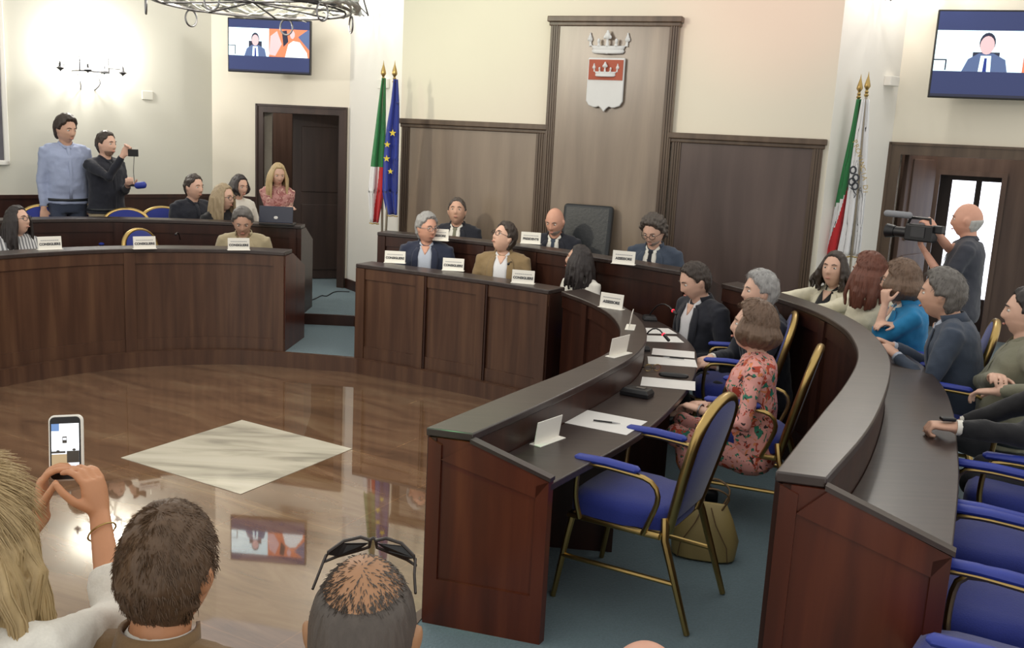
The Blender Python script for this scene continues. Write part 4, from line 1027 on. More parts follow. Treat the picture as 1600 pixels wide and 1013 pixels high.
p = HP(1470, 462, 5.4)
fig_person('grey-haired man in a navy blazer with forearm on the rear right desk', p, PZ2, (1.4, 5.9), (.3, 6.5, 1.4), s=1.07, lean=14, skin='tan', hair='short', hc='grey', top='blazer', tc='slate', shirt='paleblue', hairthick=.02, strands=1200,
       hands={'L': onz(1400, 556, 1.0), 'R': onz(1393, 541, 1.0), 'space': 'world'}, poles={'L': (-.5, -.2, -.8)})
p = HP(1604, 490, 5.0)
fig_person('person in an olive shirt with crossed arms at the right edge', p, PZ2, (1.6, 5.4), (.6, 6.0, 1.4), s=1.05, lean=-4, skin='fair', hair='short', hc='black', top='shirt', tc='olive', belly=.03,
       hands={'L': HP(1558, 612, 4.72), 'R': HP(1552, 590, 4.85), 'space': 'world'}, poles={'L': (-.9, .3, -.6), 'R': (.9, .3, -.6)}, vox=.006)
p = HP(1668, 520, 4.1)
f = fig_person('person in a black jacket reaching a hand onto the rear right desk', p, PZ2, (1.5, 4.75), (.6, 5.6, 1.3), s=1.06, lean=10, skin='tan', hair='short', hc='dark', top='blazer', tc='black', shirt='white',
       hands={'L': onz(1492, 668, 1.01), 'R': (2.15, 4.45, .86), 'space': 'world'}, poles={'L': (-.5, -.2, -1)}, curl=1.05, vox=.006)
q = onz(1481, 655, 1.045); b = MB(); b.box((0, 0, 0), (.06, .035, .016)); o = bevel(b.build('key_fob', M['black'], smooth=False), .005); o.location = q; tag(o, 'small black object in the hand of the person in the black jacket', 'key fob')
# cameraman
p = HP(1511, 345, 6.5)
f = fig_person('bald cameraman in a dark polo filming at the right doorway', p, PZ2, (.9, 7.6), (.2, 8.2, 1.7), pose='stand', s=.92, lean=0, skin='pink', hair='bald', hc='white', top='polo', tc='greyshirt', sleeve='short', belly=.03,
       hands={'R': HP(1462, 362, 6.35), 'L': HP(1448, 398, 6.45), 'space': 'world'}, poles={'R': (.3, -.1, -1), 'L': (-.2, .1, -1)}, palm={'R': (-.3, 1, 0), 'L': (0, 0, 1)}, curl=.6, handdir={'R': (-.4, .3, .6)})

# ------------------------------------------------------------------ name cards, papers, microphones
def card(x, y, z, dx, dy, label, word=None, w=.185, h=.105, group=None):
    t = thing('name_card', label, 'name card', (x, y, z), heading(-dx, -dy), group)
    lean = radians(8); b = MB()
    b.box((0, 0, .002), (w * 1.04, .06, .004)); bevel(b.build('foot', M['white_card'], t, smooth=False), .001)
    b = MB(); m3 = Matrix.Rotation(-lean, 3, 'X'); b.box(m3 @ V3((0, 0, h / 2)) + V3((0, -.008, .002)), (w, .004, h), mtx=m3); bevel(b.build('board', M['white_card'], t, smooth=False), .0015)
    if word:
        o = m3 @ V3((0, -.0032, h * .40)) + V3((0, -.008, .002))
        text_mesh('lettering', word, .027, M['ink'], t, o, (pi / 2 - lean, 0, 0), bold=.0012)
        b = MB()
        for k in range(9):
            q = m3 @ V3(((k - 4) * w * .085, -.0028, h * .70)) + V3((0, -.008, .002)); b.box(q, (w * .07, .0012, .006), mtx=m3)
        b.build('name_line', M['ink_pale'], t, smooth=False)
    return t
def cardpx(px, py, z, tx, ty, label, word, **k):
    p = onz(px, py, z); d = V3((tx - p.x, ty - p.y, 0)).normalized(); return card(p.x, p.y, z, d.x, d.y, label, word, **k)
cardpx(78, 390, ZT_L, -1.6, 5.5, 'white name card in front of the woman in the striped blouse', 'CONSIGLIERE')
cardpx(226, 389, ZT_L, -1.3, 5.5, 'white name card on the left desk before the empty blue chair', 'CONSIGLIERE')
cardpx(373, 391, ZT_L, -1.2, 5.5, 'white name card before the man in the beige jacket', 'CONSIGLIERE')
cardpx(617, 411, ZT_B, -1.2, 3.0, 'white name card at the left end of the three-panel desk', 'CONSIGLIERE')
cardpx(708, 423, ZT_B, -1.0, 3.0, 'white name card on the three-panel desk, middle of its three', 'CONSIGLIERE')
cardpx(817, 443, ZT_B, -.9, 3.0, 'white name card at the right end of the three-panel desk', 'CONSIGLIERE')
cardpx(685, 376, 1.165, -1.2, 3.0, 'white name card on the dais before the man with the striped tie', 'ASSESSORE')
cardpx(829, 381, 1.165, -1.0, 3.0, 'white name card on the dais before the bald man', 'PRESIDENTE')
cardpx(974, 413, 1.165, -.8, 3.0, 'white name card on the dais before the man with wavy hair', 'ASSESSORE')
cardpx(955, 482, ZT_R, -.9, 4.4, 'white name card at the far end of the hooked desk, its lettering showing', 'ASSESSORE')
cardpx(985, 512, ZT_R, -2.5, 6.6, 'white name card seen edge-on at the bend of the hooked desk', 'CONSIGLIERE')
cardpx(967, 555, ZT_R, -2.3, 7.4, 'white name card on the hooked desk ledge, blank back showing', 'CONSIGLIERE')
cardpx(856, 690, ZW1, -2.6, 6.2, 'white name card on the hooked desk worktop, nearest the camera', 'CONSIGLIERE')

def sheet(px, py, z, ang, label, w=.21, h=.297, dz=.0006, m='paper'):
    p = onz(px, py, z); b = MB(); b.box((0, 0, .001), (w, h, .0016)); o = b.build('sheet_of_paper', M[m], smooth=False); o.location = (p.x, p.y, z + dz); o.rotation_euler = (0, 0, radians(ang))
    return tag(o, label, 'paper', 'papers on the hooked desk')
sheet(945, 660, ZW1, 62, 'blank sheet of paper nearest the camera on the hooked desk', .27, .33)
sheet(1044, 600, ZW1, 80, 'sheet of paper under the black spectacle case', .21, .30)
sheet(1050, 566, ZW1, 84, 'sheet of paper with a pen across it, second from the far end')
sheet(1052, 553, ZW1, 80, 'sheet of paper just beyond the pen', .2, .27, .003)
sheet(1030, 530, ZW1, 95, 'sheet of paper before the stout man in the black suit')
sheet(1022, 518, ZW1, 100, 'sheet of paper with dark print at the far end of the hooked desk', .2, .28, .003)
def pen(px, py, z, ang, label):
    p = onz(px, py, z); t = thing('pen', label, 'pen', (p.x, p.y, z + .006), radians(ang))
    b = MB(); b.tube([(-.035, 0, 0), (.055, 0, 0)], .0042, 8); b.build('barrel', M['black'], t)
    b = MB(); b.tube([(-.075, 0, 0), (-.036, 0, 0)], [.0012, .0044], 8); b.build('grip', M['steel'], t)
pen(945, 661, ZW1 + .002, 165, 'black pen on the nearest blank sheet')
pen(1055, 561, ZW1 + .005, -10, 'thin pen lying across the far sheets of paper')
# spectacle case and glasses
p = onz(1052, 592, ZW1); b = MB(); rr = []
for x, k in ((-.085, .3), (-.075, .8), (-.04, 1), (.04, 1), (.075, .8), (.085, .3)):
    rr.append([V3((x, .026 * k * cos(a), .018 + .016 * k * sin(a))) for a in [2 * pi * q / 12 for q in range(12)]])
b.loft(rr); o = b.build('spectacle_case', M['black'], origin=None); o.location = (p.x, p.y, ZW1 + .0023); o.rotation_euler = (0, 0, radians(-12)); tag(o, 'black spectacle case lying on a sheet of paper', 'case')
p = onz(1019, 581, ZW1); t = thing('folded_glasses', 'folded gold-rimmed glasses on the hooked desk', 'glasses', (p.x, p.y, ZW1), radians(20))
for sx in (-.03, .03):
    b = MB(); b.tube([(sx + .024 * cos(a), 0, .024 + .02 * sin(a)) for a in [2 * pi * k / 16 for k in range(17)]], .002, 6); b.build('rim', M['gold'], t)
b = MB(); b.tube([(-.054, 0, .03), (-.055, .03, .02), (.04, .035, .012)], .0022, 6); b.build('temple', M['black'], t)
def goose(px, py, z, tip, label, lit=True):
    p = onz(px, py, z); t = thing('gooseneck_microphone', label, 'microphone', (p.x, p.y, z))
    b = MB(); R = []
    for zz, k in ((.0005, 1), (.012, 1), (.028, .86), (.034, .7)): R.append([V3((x * k, y * k, zz)) for x, y in ((-.05, -.065), (.05, -.065), (.055, 0), (.05, .065), (-.05, .065), (-.055, 0))])
    b.loft(R); b.build('base', M['black'], t, smooth=False)
    tp = V3(tip) - V3((p.x, p.y, z)); a = V3((0, .03, .03)); m = a.lerp(tp, .45) + V3((0, 0, .14)); pts = [a.lerp(m, k / 6).lerp(m.lerp(tp, k / 6), k / 6) for k in range(7)]
    b = MB(); b.tube(pts, .005, 8); b.build('gooseneck', M['black'], t)
    d = (pts[-1] - pts[-2]).normalized(); e = pts[-1]
    b = MB(); b.tube([e, e + d * .05], [.010, .011], 10, round_ends=True); b.build('capsule', M['black'], t)
    if lit: b = MB(); b.tube([e - d * .006, e], .0115, 12); b.build('light_ring', M['red_led'], t)
goose(1002, 546, ZW1, ony(1037, 523, 6.05), 'gooseneck microphone with lit red ring, bend of the hooked desk')
goose(1015, 500, ZW1, ony(1052, 486, 6.9), 'gooseneck microphone with lit red ring before the stout man')
goose(805, 440, ZW1, ony(795, 412, 7.98), 'gooseneck microphone before the man in the tan blazer', False)
goose(282, 392, .82, ony(275, 366, 8.7), 'thin gooseneck microphone on the left desk beside the empty chair', False)
p = onz(995, 618, ZW1); t = thing('conference_unit', 'black conference unit box on the hooked desk', 'conference unit', (p.x, p.y, ZW1), radians(-28))
b = MB(); b.loft([[V3((x * k, y * k, z)) for x, y in ((-.08, -.05), (.08, -.05), (.08, .05), (-.08, .05))] for z, k in ((.0006, 1), (.022, 1), (.042, .82))]); bevel(b.build('housing', M['black'], t, smooth=False), .005)
b = MB(); b.box((.02, 0, .044), (.05, .03, .004)); b.build('button_panel', M['steel'], t, smooth=False)

# laptop
p = onz(430, 353, 1.155); t = thing('laptop', 'open dark laptop with a pale badge, lid towards the room', 'laptop', (p.x, p.y + .02, 1.155), radians(4))
b = MB(); b.box((0, .11, .011), (.33, .22, .02)); bevel(b.build('base', M['black'], t, smooth=False), .004)
m3 = Matrix.Rotation(radians(-12), 3, 'X'); b = MB(); b.box(V3((0, 0, .0)) + m3 @ V3((0, 0, .09)) + V3((0, -.0, .018)), (.33, .012, .165), mtx=m3); bevel(b.build('lid', mat('laptop_lid', '2d3142', .35), t, smooth=False), .006)
b = MB(); b.ell(m3 @ V3((0, -.008, .06)) + V3((0, 0, .018)), (.02, .002, .016), 12, 6, mtx=m3); b.build('badge', M['paper'], t)

# ------------------------------------------------------------------ televisions
def tv(label, name, ctr, rz, w, h, drop, boxes, standoff=.12):
    t = thing('television', label, 'television', ctr, rz)
    b = MB(); b.box((0, 0, 0), (w, .05, h)); bevel(b.build('housing', M['black'], t, smooth=False), .006)
    b = MB(); b.box((0, standoff / 2 + .02, 0), (.12, standoff, .12)); b.build('wall_bracket', M['iron'], t, smooth=False)
    sb = MB(); y = -.0262; mats = list(drop)
    for i, poly in boxes:
        sb.cur = i; y -= .0003
        q = [V3(((x - .5) * (w - .03), y, (.5 - z) * (h - .03))) for x, z in poly]; sb.add(q, [tuple(range(len(q)))])
    sb.build('screen', mats, t, smooth=False); return t
def R(x0, y0, x1, y1): return [(x0, y1), (x1, y1), (x1, y0), (x0, y0)]
SM = [emit('screen_dusk_blue', '2b355f', .55), emit('screen_white_blue', 'cfeaf2', 1.15), emit('screen_suit', '4d5f86', .7), emit('screen_face', 'c9a5a8', .9), emit('screen_orange', 'c9714f', .9), emit('screen_dark', '23263c', .5), emit('screen_pale', 'd6dde0', 1.1), emit('screen_tie', '1c2f80', .6)]
def blob(cx, cy, rx, ry, n=16): return [(cx + rx * cos(2 * pi * k / n), cy + ry * sin(2 * pi * k / n)) for k in range(n)]
def caller(cx, top, bot, sc, asp):
    return [(5, R(cx - .13 * sc, top + .35 * sc * asp, cx + .13 * sc, bot - .1 * sc * asp)),
            (2, [(cx - .22 * sc, bot), (cx + .22 * sc, bot), (cx + .19 * sc, bot - .20 * sc * asp), (cx + .07 * sc, bot - .30 * sc * asp), (cx - .07 * sc, bot - .30 * sc * asp), (cx - .17 * sc, bot - .20 * sc * asp)]),
            (1, [(cx - .06 * sc, bot), (cx + .06 * sc, bot), (cx + .05 * sc, bot - .26 * sc * asp), (cx - .05 * sc, bot - .26 * sc * asp)]),
            (7, [(cx - .018 * sc, bot), (cx + .02 * sc, bot), (cx + .012 * sc, bot - .22 * sc * asp), (cx - .012 * sc, bot - .22 * sc * asp)]),
            (5, blob(cx, bot - .47 * sc * asp, .078 * sc, .165 * sc * asp)), (3, blob(cx, bot - .43 * sc * asp, .070 * sc, .15 * sc * asp))]
pl = ony(425, 74, 11.45)
scr = [(0, R(0, 0, 1, 1)), (1, R(0, .16, .5, .70)), (5, R(.0, .50, .085, .515)), (5, R(.075, .50, .085, .68))] + caller(.33, .16, .70, .62, 1.15) + [(4, R(.5, .16, 1, .70)), (3, [(.52, .3), (.60, .2), (.66, .45), (.58, .68), (.5, .66)]), (5, [(.66, .2), (.72, .18), (.74, .4), (.68, .5)]), (6, [(.70, .70), (.74, .45), (.80, .38), (.88, .40), (.97, .60), (.98, .70)]), (3, blob(.79, .26, .03, .08)), (2, [(.86, .3), (.98, .16), (1, .16), (1, .55)]), (5, R(0, .97, 1, 1))]
tv('wall television above the left doorway showing a two-way video call', 'l', (pl.x, pl.y - .10, pl.z), radians(-4), .97, .60, SM, scr, .2)
pr = ony(1570, 87, 9.02)
scr = [(0, R(0, 0, 1, 1)), (1, R(0, .22, .62, .70)), (5, R(0, .56, .09, .575)), (5, R(.08, .56, .09, .69))] + caller(.36, .22, .70, .72, 1.0) + [(4, R(.62, .22, 1, .70)), (5, R(0, .97, 1, 1))]
tv('wall television cut by the right edge, showing a caller in a suit', 'r', (pr.x, pr.y - .02, pr.z), atan2((C6 - C5).y, (C6 - C5).x) * .7, 1.22, .78, SM, scr, .22)

# ------------------------------------------------------------------ wall lanterns
def lantern(label, pos, rz, energy):
    t = thing('wall_lantern', label, 'wall lamp', pos, rz)
    x, y0, y1 = .20, .20, -.10; t.scale = (.78, .78, .78); b = MB()
    for z in (0,):
        for a, c in (((-x, y0, z), (x, y0, z)), ((-x, y1, z), (x, y1, z)), ((-x, y0, z), (-x, y1, z)), ((x, y0, z), (x, y1, z))): b.tube([a, c], .013, 6)
    for sx in (-x, x):
        for yy in (y0, y1): b.tube([(sx, yy, -.015), (sx, yy, .20)], .010, 6)
    b.build('frame', M['iron'], t)
    b = MB()
    for sx in (-.13, .13): b.tube(spline([(sx, y0 - .02, 0), (sx * 1.05, .05, -.16), (sx * .5, .24, -.30)], 10), .008, 6)
    b.tube([(0, .17, -.02), (0, .27, -.30)], .012, 6); b.build('scroll_bracket', M['iron'], t)
    for cx, cy in ((-.09, -.10), (.17, -.02), (.42, -.05), (-.42, .0)):
        b = MB(); b.lathe([(.004, -.05), (.012, -.035), (.05, -.008), (.055, 0), (.03, .012), (.018, .03), (.018, .055), (.006, .09)], (cx, cy, .02), 14)
        b.tube([(math.copysign(min(abs(cx), x), cx), cy, .06), (cx, cy, .06)] if abs(cx) > x else [(cx, cy, .0), (cx, cy, .03)], .007, 6); b.build('candle_cup', M['iron'], t)
    for cx in (-.10, .12):
        b = MB(); b.lathe([(.006, 0), (.022, .03), (.026, .06), (.012, .10), (.002, .125)], (cx, .06, .06), 12); b.build('bulb', M['bulb'], t)
    R3 = Matrix.Rotation(rz, 3, 'Z')
    for cx in (-.10, .12): lamp('lantern_light', 'POINT', V3(pos) + R3 @ V3((cx, -.02, .20)), energy, (1, .97, .92), .05)
wl = atan2((C1 - C0).y, (C1 - C0).x)
lantern('lit iron wall lantern with candle cups on the left wall', LANTERN_L, wl, 34)
wb = atan2((C3 - C2).y, (C3 - C2).x); nb = V3((cos(wb + pi / 2), sin(wb + pi / 2), 0))
pb = wallpt(C2, C3, .72, 3.62, -.28); lantern('iron wall lantern above the left flags, only its end cup in view', ony(548, -14, 10.75), wb, 20)
wr = atan2((C5 - C4).y, (C5 - C4).x)
pr_ = wallpt(C4, C5, .55, 3.75, -.28); lantern('iron wall lantern above the right flags, mostly out of view', pr_, wr, 20)

# ------------------------------------------------------------------ chandelier
cc = ony(395, -24, 6.0); t = thing('chandelier', 'openwork metal leaf chandelier hanging into the top of the view', 'chandelier', (cc.x, cc.y, cc.z))
Rr = .62; rnd = random.Random(5); b = MB()
for zz, rr in ((-.12, Rr * .94), (.10, Rr), (.0, Rr * 1.02)): b.tube([(rr * cos(a), rr * sin(a), zz) for a in [2 * pi * k / 40 for k in range(41)]], .010, 6)
b.build('hoop', M['steel'], t)
b = MB(); lm = mat('pale_metal_leaf', 'c4c6bf', .5, .0, var=.35, scale=(30, 30, 30))
for i in range(520):
    a = rnd.uniform(0, 2 * pi); z = rnd.uniform(-.11, .12); r = Rr * rnd.uniform(.93, 1.03); ln = rnd.uniform(.10, .22); tl = rnd.uniform(-.5, .5)
    pts = [V3((r * cos(a + q * ln / r), r * sin(a + q * ln / r), z + q * ln * tl + .012 * sin(q * 5))) for q in (-.5, -.2, .15, .5)]
    b.tube(pts, [.004, .024, .022, .004], 6, flat=.45)
b.build('leafwork', lm, t)
b = MB(); b.tube([(.55 * cos(a), .55 * sin(a), -.13) for a in [2 * pi * k / 40 for k in range(41)]], .006, 6)
for k in range(8): a = 2 * pi * k / 8; b.tube([(.55 * cos(a), .55 * sin(a), -.13), (0, 0, -.10)], .006, 6)
b.build('spoke_ring', M['iron'], t)
for k in range(6):
    a = 2 * pi * k / 6 - .62; b = MB(); c = V3((Rr * .97 * cos(a), Rr * .97 * sin(a), -.175)); b.tube([c + V3((-sin(a), cos(a), 0)) * (.042 * cos(q)) + V3((0, 0, .05 * sin(q))) for q in [2 * pi * j / 20 for j in range(21)]], .006, 6); b.build('hanging_ring', M['steel'], t)
for k in range(4):
    a = pi / 2 * k + .4; b = MB(); b.lathe([(.03, .0), (.035, .10), (.02, .12)], (.45 * cos(a), .45 * sin(a), .06), 12); b.build('lamp_cup', M['iron'], t)
    b = MB(); b.lathe([(.010, .0), (.03, .04), (.03, .08), (.004, .12)], (.45 * cos(a), .45 * sin(a), .17), 12); b.build('bulb', M['bulb'], t)
b = MB(); b.tube([(0, 0, -.10), (0, 0, 1.4)], .012, 8); b.build('stem', M['iron'], t)

# ------------------------------------------------------------------ flags
FL = {'green': clothmat('flag_green', '2c7a46'), 'white': clothmat('flag_white', 'e4e4e6'), 'red': clothmat('flag_red', 'c2272f'), 'eublue': clothmat('flag_blue', '2a3a94'), 'yellow': mat('flag_gold_star', 'd8c23c', .6), 'fringe': mat('gold_fringe', 'b39a5a', .6, .2, var=.3, scale=(90, 90, 90)), 'pole': mat('pole_metal', '9d9484', .35, .7)}
def flag(label, base, top, edges, colours, colf, stars=None, fringe=True, thick=.05):
    """edges = [(z, x_left, x_right)] of the hanging cloth, in metres from the pole base"""
    base = V3(base); top = V3(top); d = top - base; H = d.z
    t = thing('flag', label, 'flag', base)
    b = MB(); b.tube([(0, 0, .02), d * .93], .012, 8); b.build('pole', FL['pole'], t)
    b = MB(); b.lathe([(.13, .002), (.13, .02), (.05, .045), (.02, .08)], (0, 0, 0), 20); b.build('stand', M['iron'], t)
    b = MB(); q = d * .93; b.lathe([(.012, -.03), (.022, -.015), (.012, 0), (.018, .012), (.010, .03), (.028, .06), (.024, .085), (.006, .15), (.001, .19)], q, 12); b.build('spear_finial', FL['gold'] if 'gold' in FL else M['gold'], t)
    nx, rows = 48, []
    for z, xl, xr in edges:
        row = []
        for k in range(nx):
            uu = k / (nx - 1); x = lerp(xl, xr, uu); amp = thick * (1 - .75 * (z / H)); ph = uu * 3.6 * pi
            row.append(V3((x + .012 * sin(ph * 2) * 0, sin(ph + z * .9) * amp - .02, z)) + V3((d.x * z / H, d.y * z / H, 0)))
        rows.append(row)
    b = MB(); n = nx
    for i in range(len(rows) - 1):
        for k in range(n - 1):
            zc_ = (rows[i][k].z + rows[i + 1][k].z) / 2; b.cur = colf((k + .5) / (n - 1), zc_ / H)
            b.add([rows[i][k], rows[i][k + 1], rows[i + 1][k + 1], rows[i + 1][k]], [(0, 1, 2, 3)])
    me = b.build('cloth', [FL[c] for c in colours], t, angle=80)
    bm = bmesh.new(); bm.from_mesh(me.data); bmesh.ops.remove_doubles(bm, verts=bm.verts, dist=.0001)
    for e in bm.edges: e.smooth = True
    bm.to_mesh(me.data); bm.free(); solid(me, .004)
    if fringe:
        b = MB(); b.tube([p + V3((0, -.004, -.012)) for p in rows[-1]], .012, 6, flat=.5); b.build('gold_fringe', FL['fringe'], t)
    return t, rows, nx, d
def refine(E, n=40):
    out = []
    for k in range(n):
        f_ = k / (n - 1) * (len(E) - 1); i = min(len(E) - 2, int(f_)); q = f_ - i; out.append(tuple(lerp(a, c, q) for a, c in zip(E[i], E[i + 1])))
    return out
def fp(px, py, Y, base): q = ony(px, py, Y); return q.x - base[0], q.z - base[2]
def edges_px(rows, Y, base, d, H):
    out = []
    for py, xl, xr in rows:
        a, z = fp(xl, py, Y, base); c, _ = fp(xr, py, Y, base); k = z / H * d; out.append((z, a - k, c - k))
    return refine(out)
# left pair
def mkflag(label, Y, bx, tx, ty, rows, *a, **k):
    bp = ony(bx, 360, Y); base = (bp.x, Y, PZ2); tp = ony(tx, ty, Y); top = (tp.x, Y, PZ2 + (tp.z - PZ2) / 1.0); dd = tp.x - bp.x
    H = top[2] - PZ2; base = (tp.x - dd * H / (tp.z - bp.z), Y, PZ2)
    return flag(label, base, top, edges_px(rows, Y, base, top[0] - base[0], H), *a, **k), base, Y
def ital(u_, h_):
    if h_ > .62 + .10 * (u_ - .5): return 0
    return 1 if u_ < .52 + .9 * (h_ - .5) else 2
mkflag('Italian tricolour hanging on the leftmost flagpole, by the left doorway', 9.95, 597, 599, 96, [(122, 597, 603), (150, 593, 603), (205, 586, 603), (250, 580, 601), (300, 575, 600), (347, 578, 592)], ['green', 'white', 'red'], lambda u_, h_: 0 if h_ > .60 else (1 if u_ < .45 + 1.2 * (h_ - .42) else 2))
(r_, rows, nx, dd), bs, Y_ = mkflag('blue European flag with gold stars beside the left wall panelling', 9.75, 603, 618, 96, [(124, 615, 622), (160, 611, 624), (200, 604, 624), (250, 599, 623), (300, 597, 622), (335, 604, 621)], ['eublue'], lambda u_, h_: 0)
for sx, sy, sr_ in ((613.5, 208, 5.6), (605, 226, 5.2), (604, 248, 5.6), (610, 268, 4.6)):
    q = ony(sx, sy, Y_ - .075); b = MB(); rs = sr_ * Y_ / 1500
    b.prism([V3((rs * (1 if k % 2 == 0 else .42) * sin(k * pi / 5), 0, rs * (1 if k % 2 == 0 else .42) * cos(k * pi / 5))) + q - V3(bs) for k in range(10)], (0, .004, 0)); b.build('star', FL['yellow'], r_, smooth=False)
# right pair
mkflag('Italian tricolour on the rearmost right flagpole, between wall and door', 8.95, 1322, 1345, 117, [(155, 1338, 1347), (200, 1330, 1346), (255, 1318, 1342), (300, 1309, 1336), (350, 1300, 1330), (402, 1290, 1316)], ['green', 'white', 'red'], lambda u_, h_: 0 if h_ > .58 + .12 * (u_ - .3) else (1 if u_ < .2 + 1.6 * (h_ - .50) else 2))
(r_, rows, nx, dd), bs, Y_ = mkflag('white flag with dark rosettes and gold lettering beside the right doorway', 8.8, 1334, 1357, 113, [(155, 1346, 1358), (200, 1338, 1357), (255, 1330, 1354), (300, 1325, 1352), (350, 1318, 1347), (398, 1308, 1342)], ['white'], lambda u_, h_: 0)
ek = MB()
for x, y in ((1333, 266), (1337, 278), (1336, 291), (1331, 284)):
    q = ony(x, y, Y_ - .085) - V3(bs); ek.tube([q + V3((.026 * cos(a), 0, .030 * sin(a))) for a in [2 * pi * k / 14 for k in range(15)]], .008, 6, flat=.4)
q = ony(1333, 297, Y_ - .085) - V3(bs); ek.tube([q + V3((-.03, 0, .02)), q, q + V3((.03, 0, -.04)), q + V3((.015, 0, -.07))], .008, 6, flat=.4)
ek.build('rosette_emblem', M['ink'], r_)
for i, ch in enumerate('PROVINCIA DI'):
    if ch == ' ': continue
    k = i / 11; x = lerp(1336, 1352, sin(k * 1.6)); y = lerp(222, 300, k); q = ony(x, y, Y_ - .08) - V3(bs)
    text_mesh('gold_letter', ch, .062, FL['fringe'], r_, q, (pi / 2, radians(50 + 35 * k), 0))

# ------------------------------------------------------------------ coat of arms
def cw(px, py, d=-.075): # point on the tall panel
    s = along(C3, C4, px, py); return s, zat(C3, C4, px, py)
sc0, zc0 = cw(950, 131); O = wallpt(C3, C4, sc0, zc0, -.07); wc = atan2((C4 - C3).y, (C4 - C3).x)
t = thing('coat_of_arms', 'white relief coat of arms with crown and red field on the tall panel', 'coat of arms', O, wc)
pale = mat('pale_relief_plaster', 'd3d5d6', .55, var=.05); redf = mat('brick_red_field', 'a8553f', .7, var=.08)
w, h = .182, .235
def shield(k=1, dz=0): 
    pts = [(-w, h), (w, h), (w, -h * .72)]
    for a in range(1, 7): q = a / 7; pts.append((lerp(w, .0, q) if q > .35 else lerp(w, w * .82, q / .35), lerp(-h * .72, -h * .98, min(1, q / .4)) if q < .7 else lerp(-h * .93, -h * 1.10, (q - .7) / .3)))
    pts.append((0, -h * 1.16)); pts += [(-x, z) for x, z in reversed(pts[3:-1])] + [(-w, -h * .72)]
    return [V3((x * k, 0, z * k + dz)) for x, z in pts]
b = MB(); b.prism([p + V3((0, .0, 0)) for p in shield()], (0, -.035, 0)); bevel(b.build('shield', pale, t, smooth=False), .008)
b = MB(); b.box((0, -.038, h * .52), (w * 1.86, .008, h * .80)); b.build('red_field', redf, t, smooth=False)
def crown(name, cx, cz, W_, H_, y0, dep, balls):
    b = MB()
    n = 24
    for z0, z1, r in ((0, .22, 1.0), (.22, .34, 1.04), (.05, .12, 1.05)):
        R_ = []
        for zz in (z0, z1): R_.append([V3((cx + W_ * r * (.88 + .10 * zz) * cos(a), y0 - dep * r * abs(sin(a)) if sin(a) > 0 else y0, cz + H_ * zz - H_ * .05 * max(0, sin(a)))) for a in [2 * pi * k / n for k in range(n)]])
        b.loft(R_)
    for i in range(balls):
        q = i / (balls - 1) * 2 - 1; big = i % 2 == 0; a = math.acos(q * .999); x = cx + W_ * 1.0 * q * (1.06 if abs(q) > .9 else 1)
        yy = y0 - dep * sin(a); zt = .74 if big else .52
        if abs(q) > .9: zt = .66
        r = W_ * (.17 if big else .09) * (.62 if abs(q) > .9 else 1)
        b.ell((x, yy, cz + H_ * zt), (r, min(r, .02), H_ * (.17 if big else .12)), 12, 8)
        b.tube([(x * .96 + cx * .04, yy, cz + H_ * .30), (x, yy, cz + H_ * zt)], [W_ * .10, W_ * .05], 8, flat=.5)
        if big:
            b.ell((x, yy, cz + H_ * (zt + .15)), (r * .5, .012, H_ * .12), 8, 6)
            for sx in (-1, 1): b.ell((x + sx * r * .95, yy, cz + H_ * (zt - .06)), (r * .45, .012, H_ * .09), 8, 6)
    remesh(b.build(name, pale, t), .0045, 1)
crown('small_crown', 0, h * .26, .110, .135, -.042, .03, 5)
crown('large_crown', 0, h + .045, .175, .21, 0, .05, 5)

# ------------------------------------------------------------------ chairs
lab = 'blue armchair back with gilt rim '
def chpx(px, py, Y, fx, fy, z, label, group=None):
    """place a chair so the top of its back is met by that sight line"""
    q = ony(px, py, Y); d = V3((fx - q.x, fy - q.y, 0)).normalized(); return chair(q.x + d.x * .34, q.y + d.y * .34, z, d.x, d.y, label, group)
chpx(66, 330, 9.75, -2.6, 6.6, PZ2, 'blue armchair back rising behind the left desk by the tall man')
chpx(131, 318, 10.05, -2.6, 6.6, PZ2, 'blue armchair back half hidden between the two standing men')
chpx(197, 331, 9.85, -2.4, 6.6, PZ2, 'blue armchair back in front of the man filming')
chpx(252, 316, 10.25, -1.6, 7.0, PZ2, 'blue armchair back to the left of the man in the black polo')
chpx(214, 366, 8.95, -1.6, 8.3, PZ1, 'blue armchair back behind the middle name card of the left desk')
chpx(322, 330, 10.4, -1.6, 8.0, PZ2, 'armchair of the blond woman with glasses, a sliver of gilt rim')
chpx(950, 425, 8.1, -.3, 6.9, PZ1, 'blue armchair back behind the woman in the white blouse')
chpx(1238, 533, 6.05, .4, 6.4, PZ1, 'armchair of the grey-haired man in the dark suit')
chpx(1276, 590, 5.0, .3, 5.55, PZ1, 'armchair under the woman in the floral dress')
chpx(1555, 520, 5.5, 1.4, 6.1, PZ2, 'armchair behind the grey-haired man in the navy blazer')
chpx(1608, 520, 5.15, 1.4, 5.8, PZ2, 'armchair under the person in the olive shirt')
chair(2.30, 4.00, PZ2, -.86, .5, 'armchair under the person in the black jacket')
chair(1.86, 3.42, PZ2, -.86, .5, 'empty blue armchair at the rear right desk, third from the camera')
chair(1.60, 2.90, PZ2, -.86, .5, 'empty blue armchair at the rear right desk, second from the camera')
chair(1.40, 2.40, PZ2, -.86, .5, 'empty blue armchair in the lower right corner')
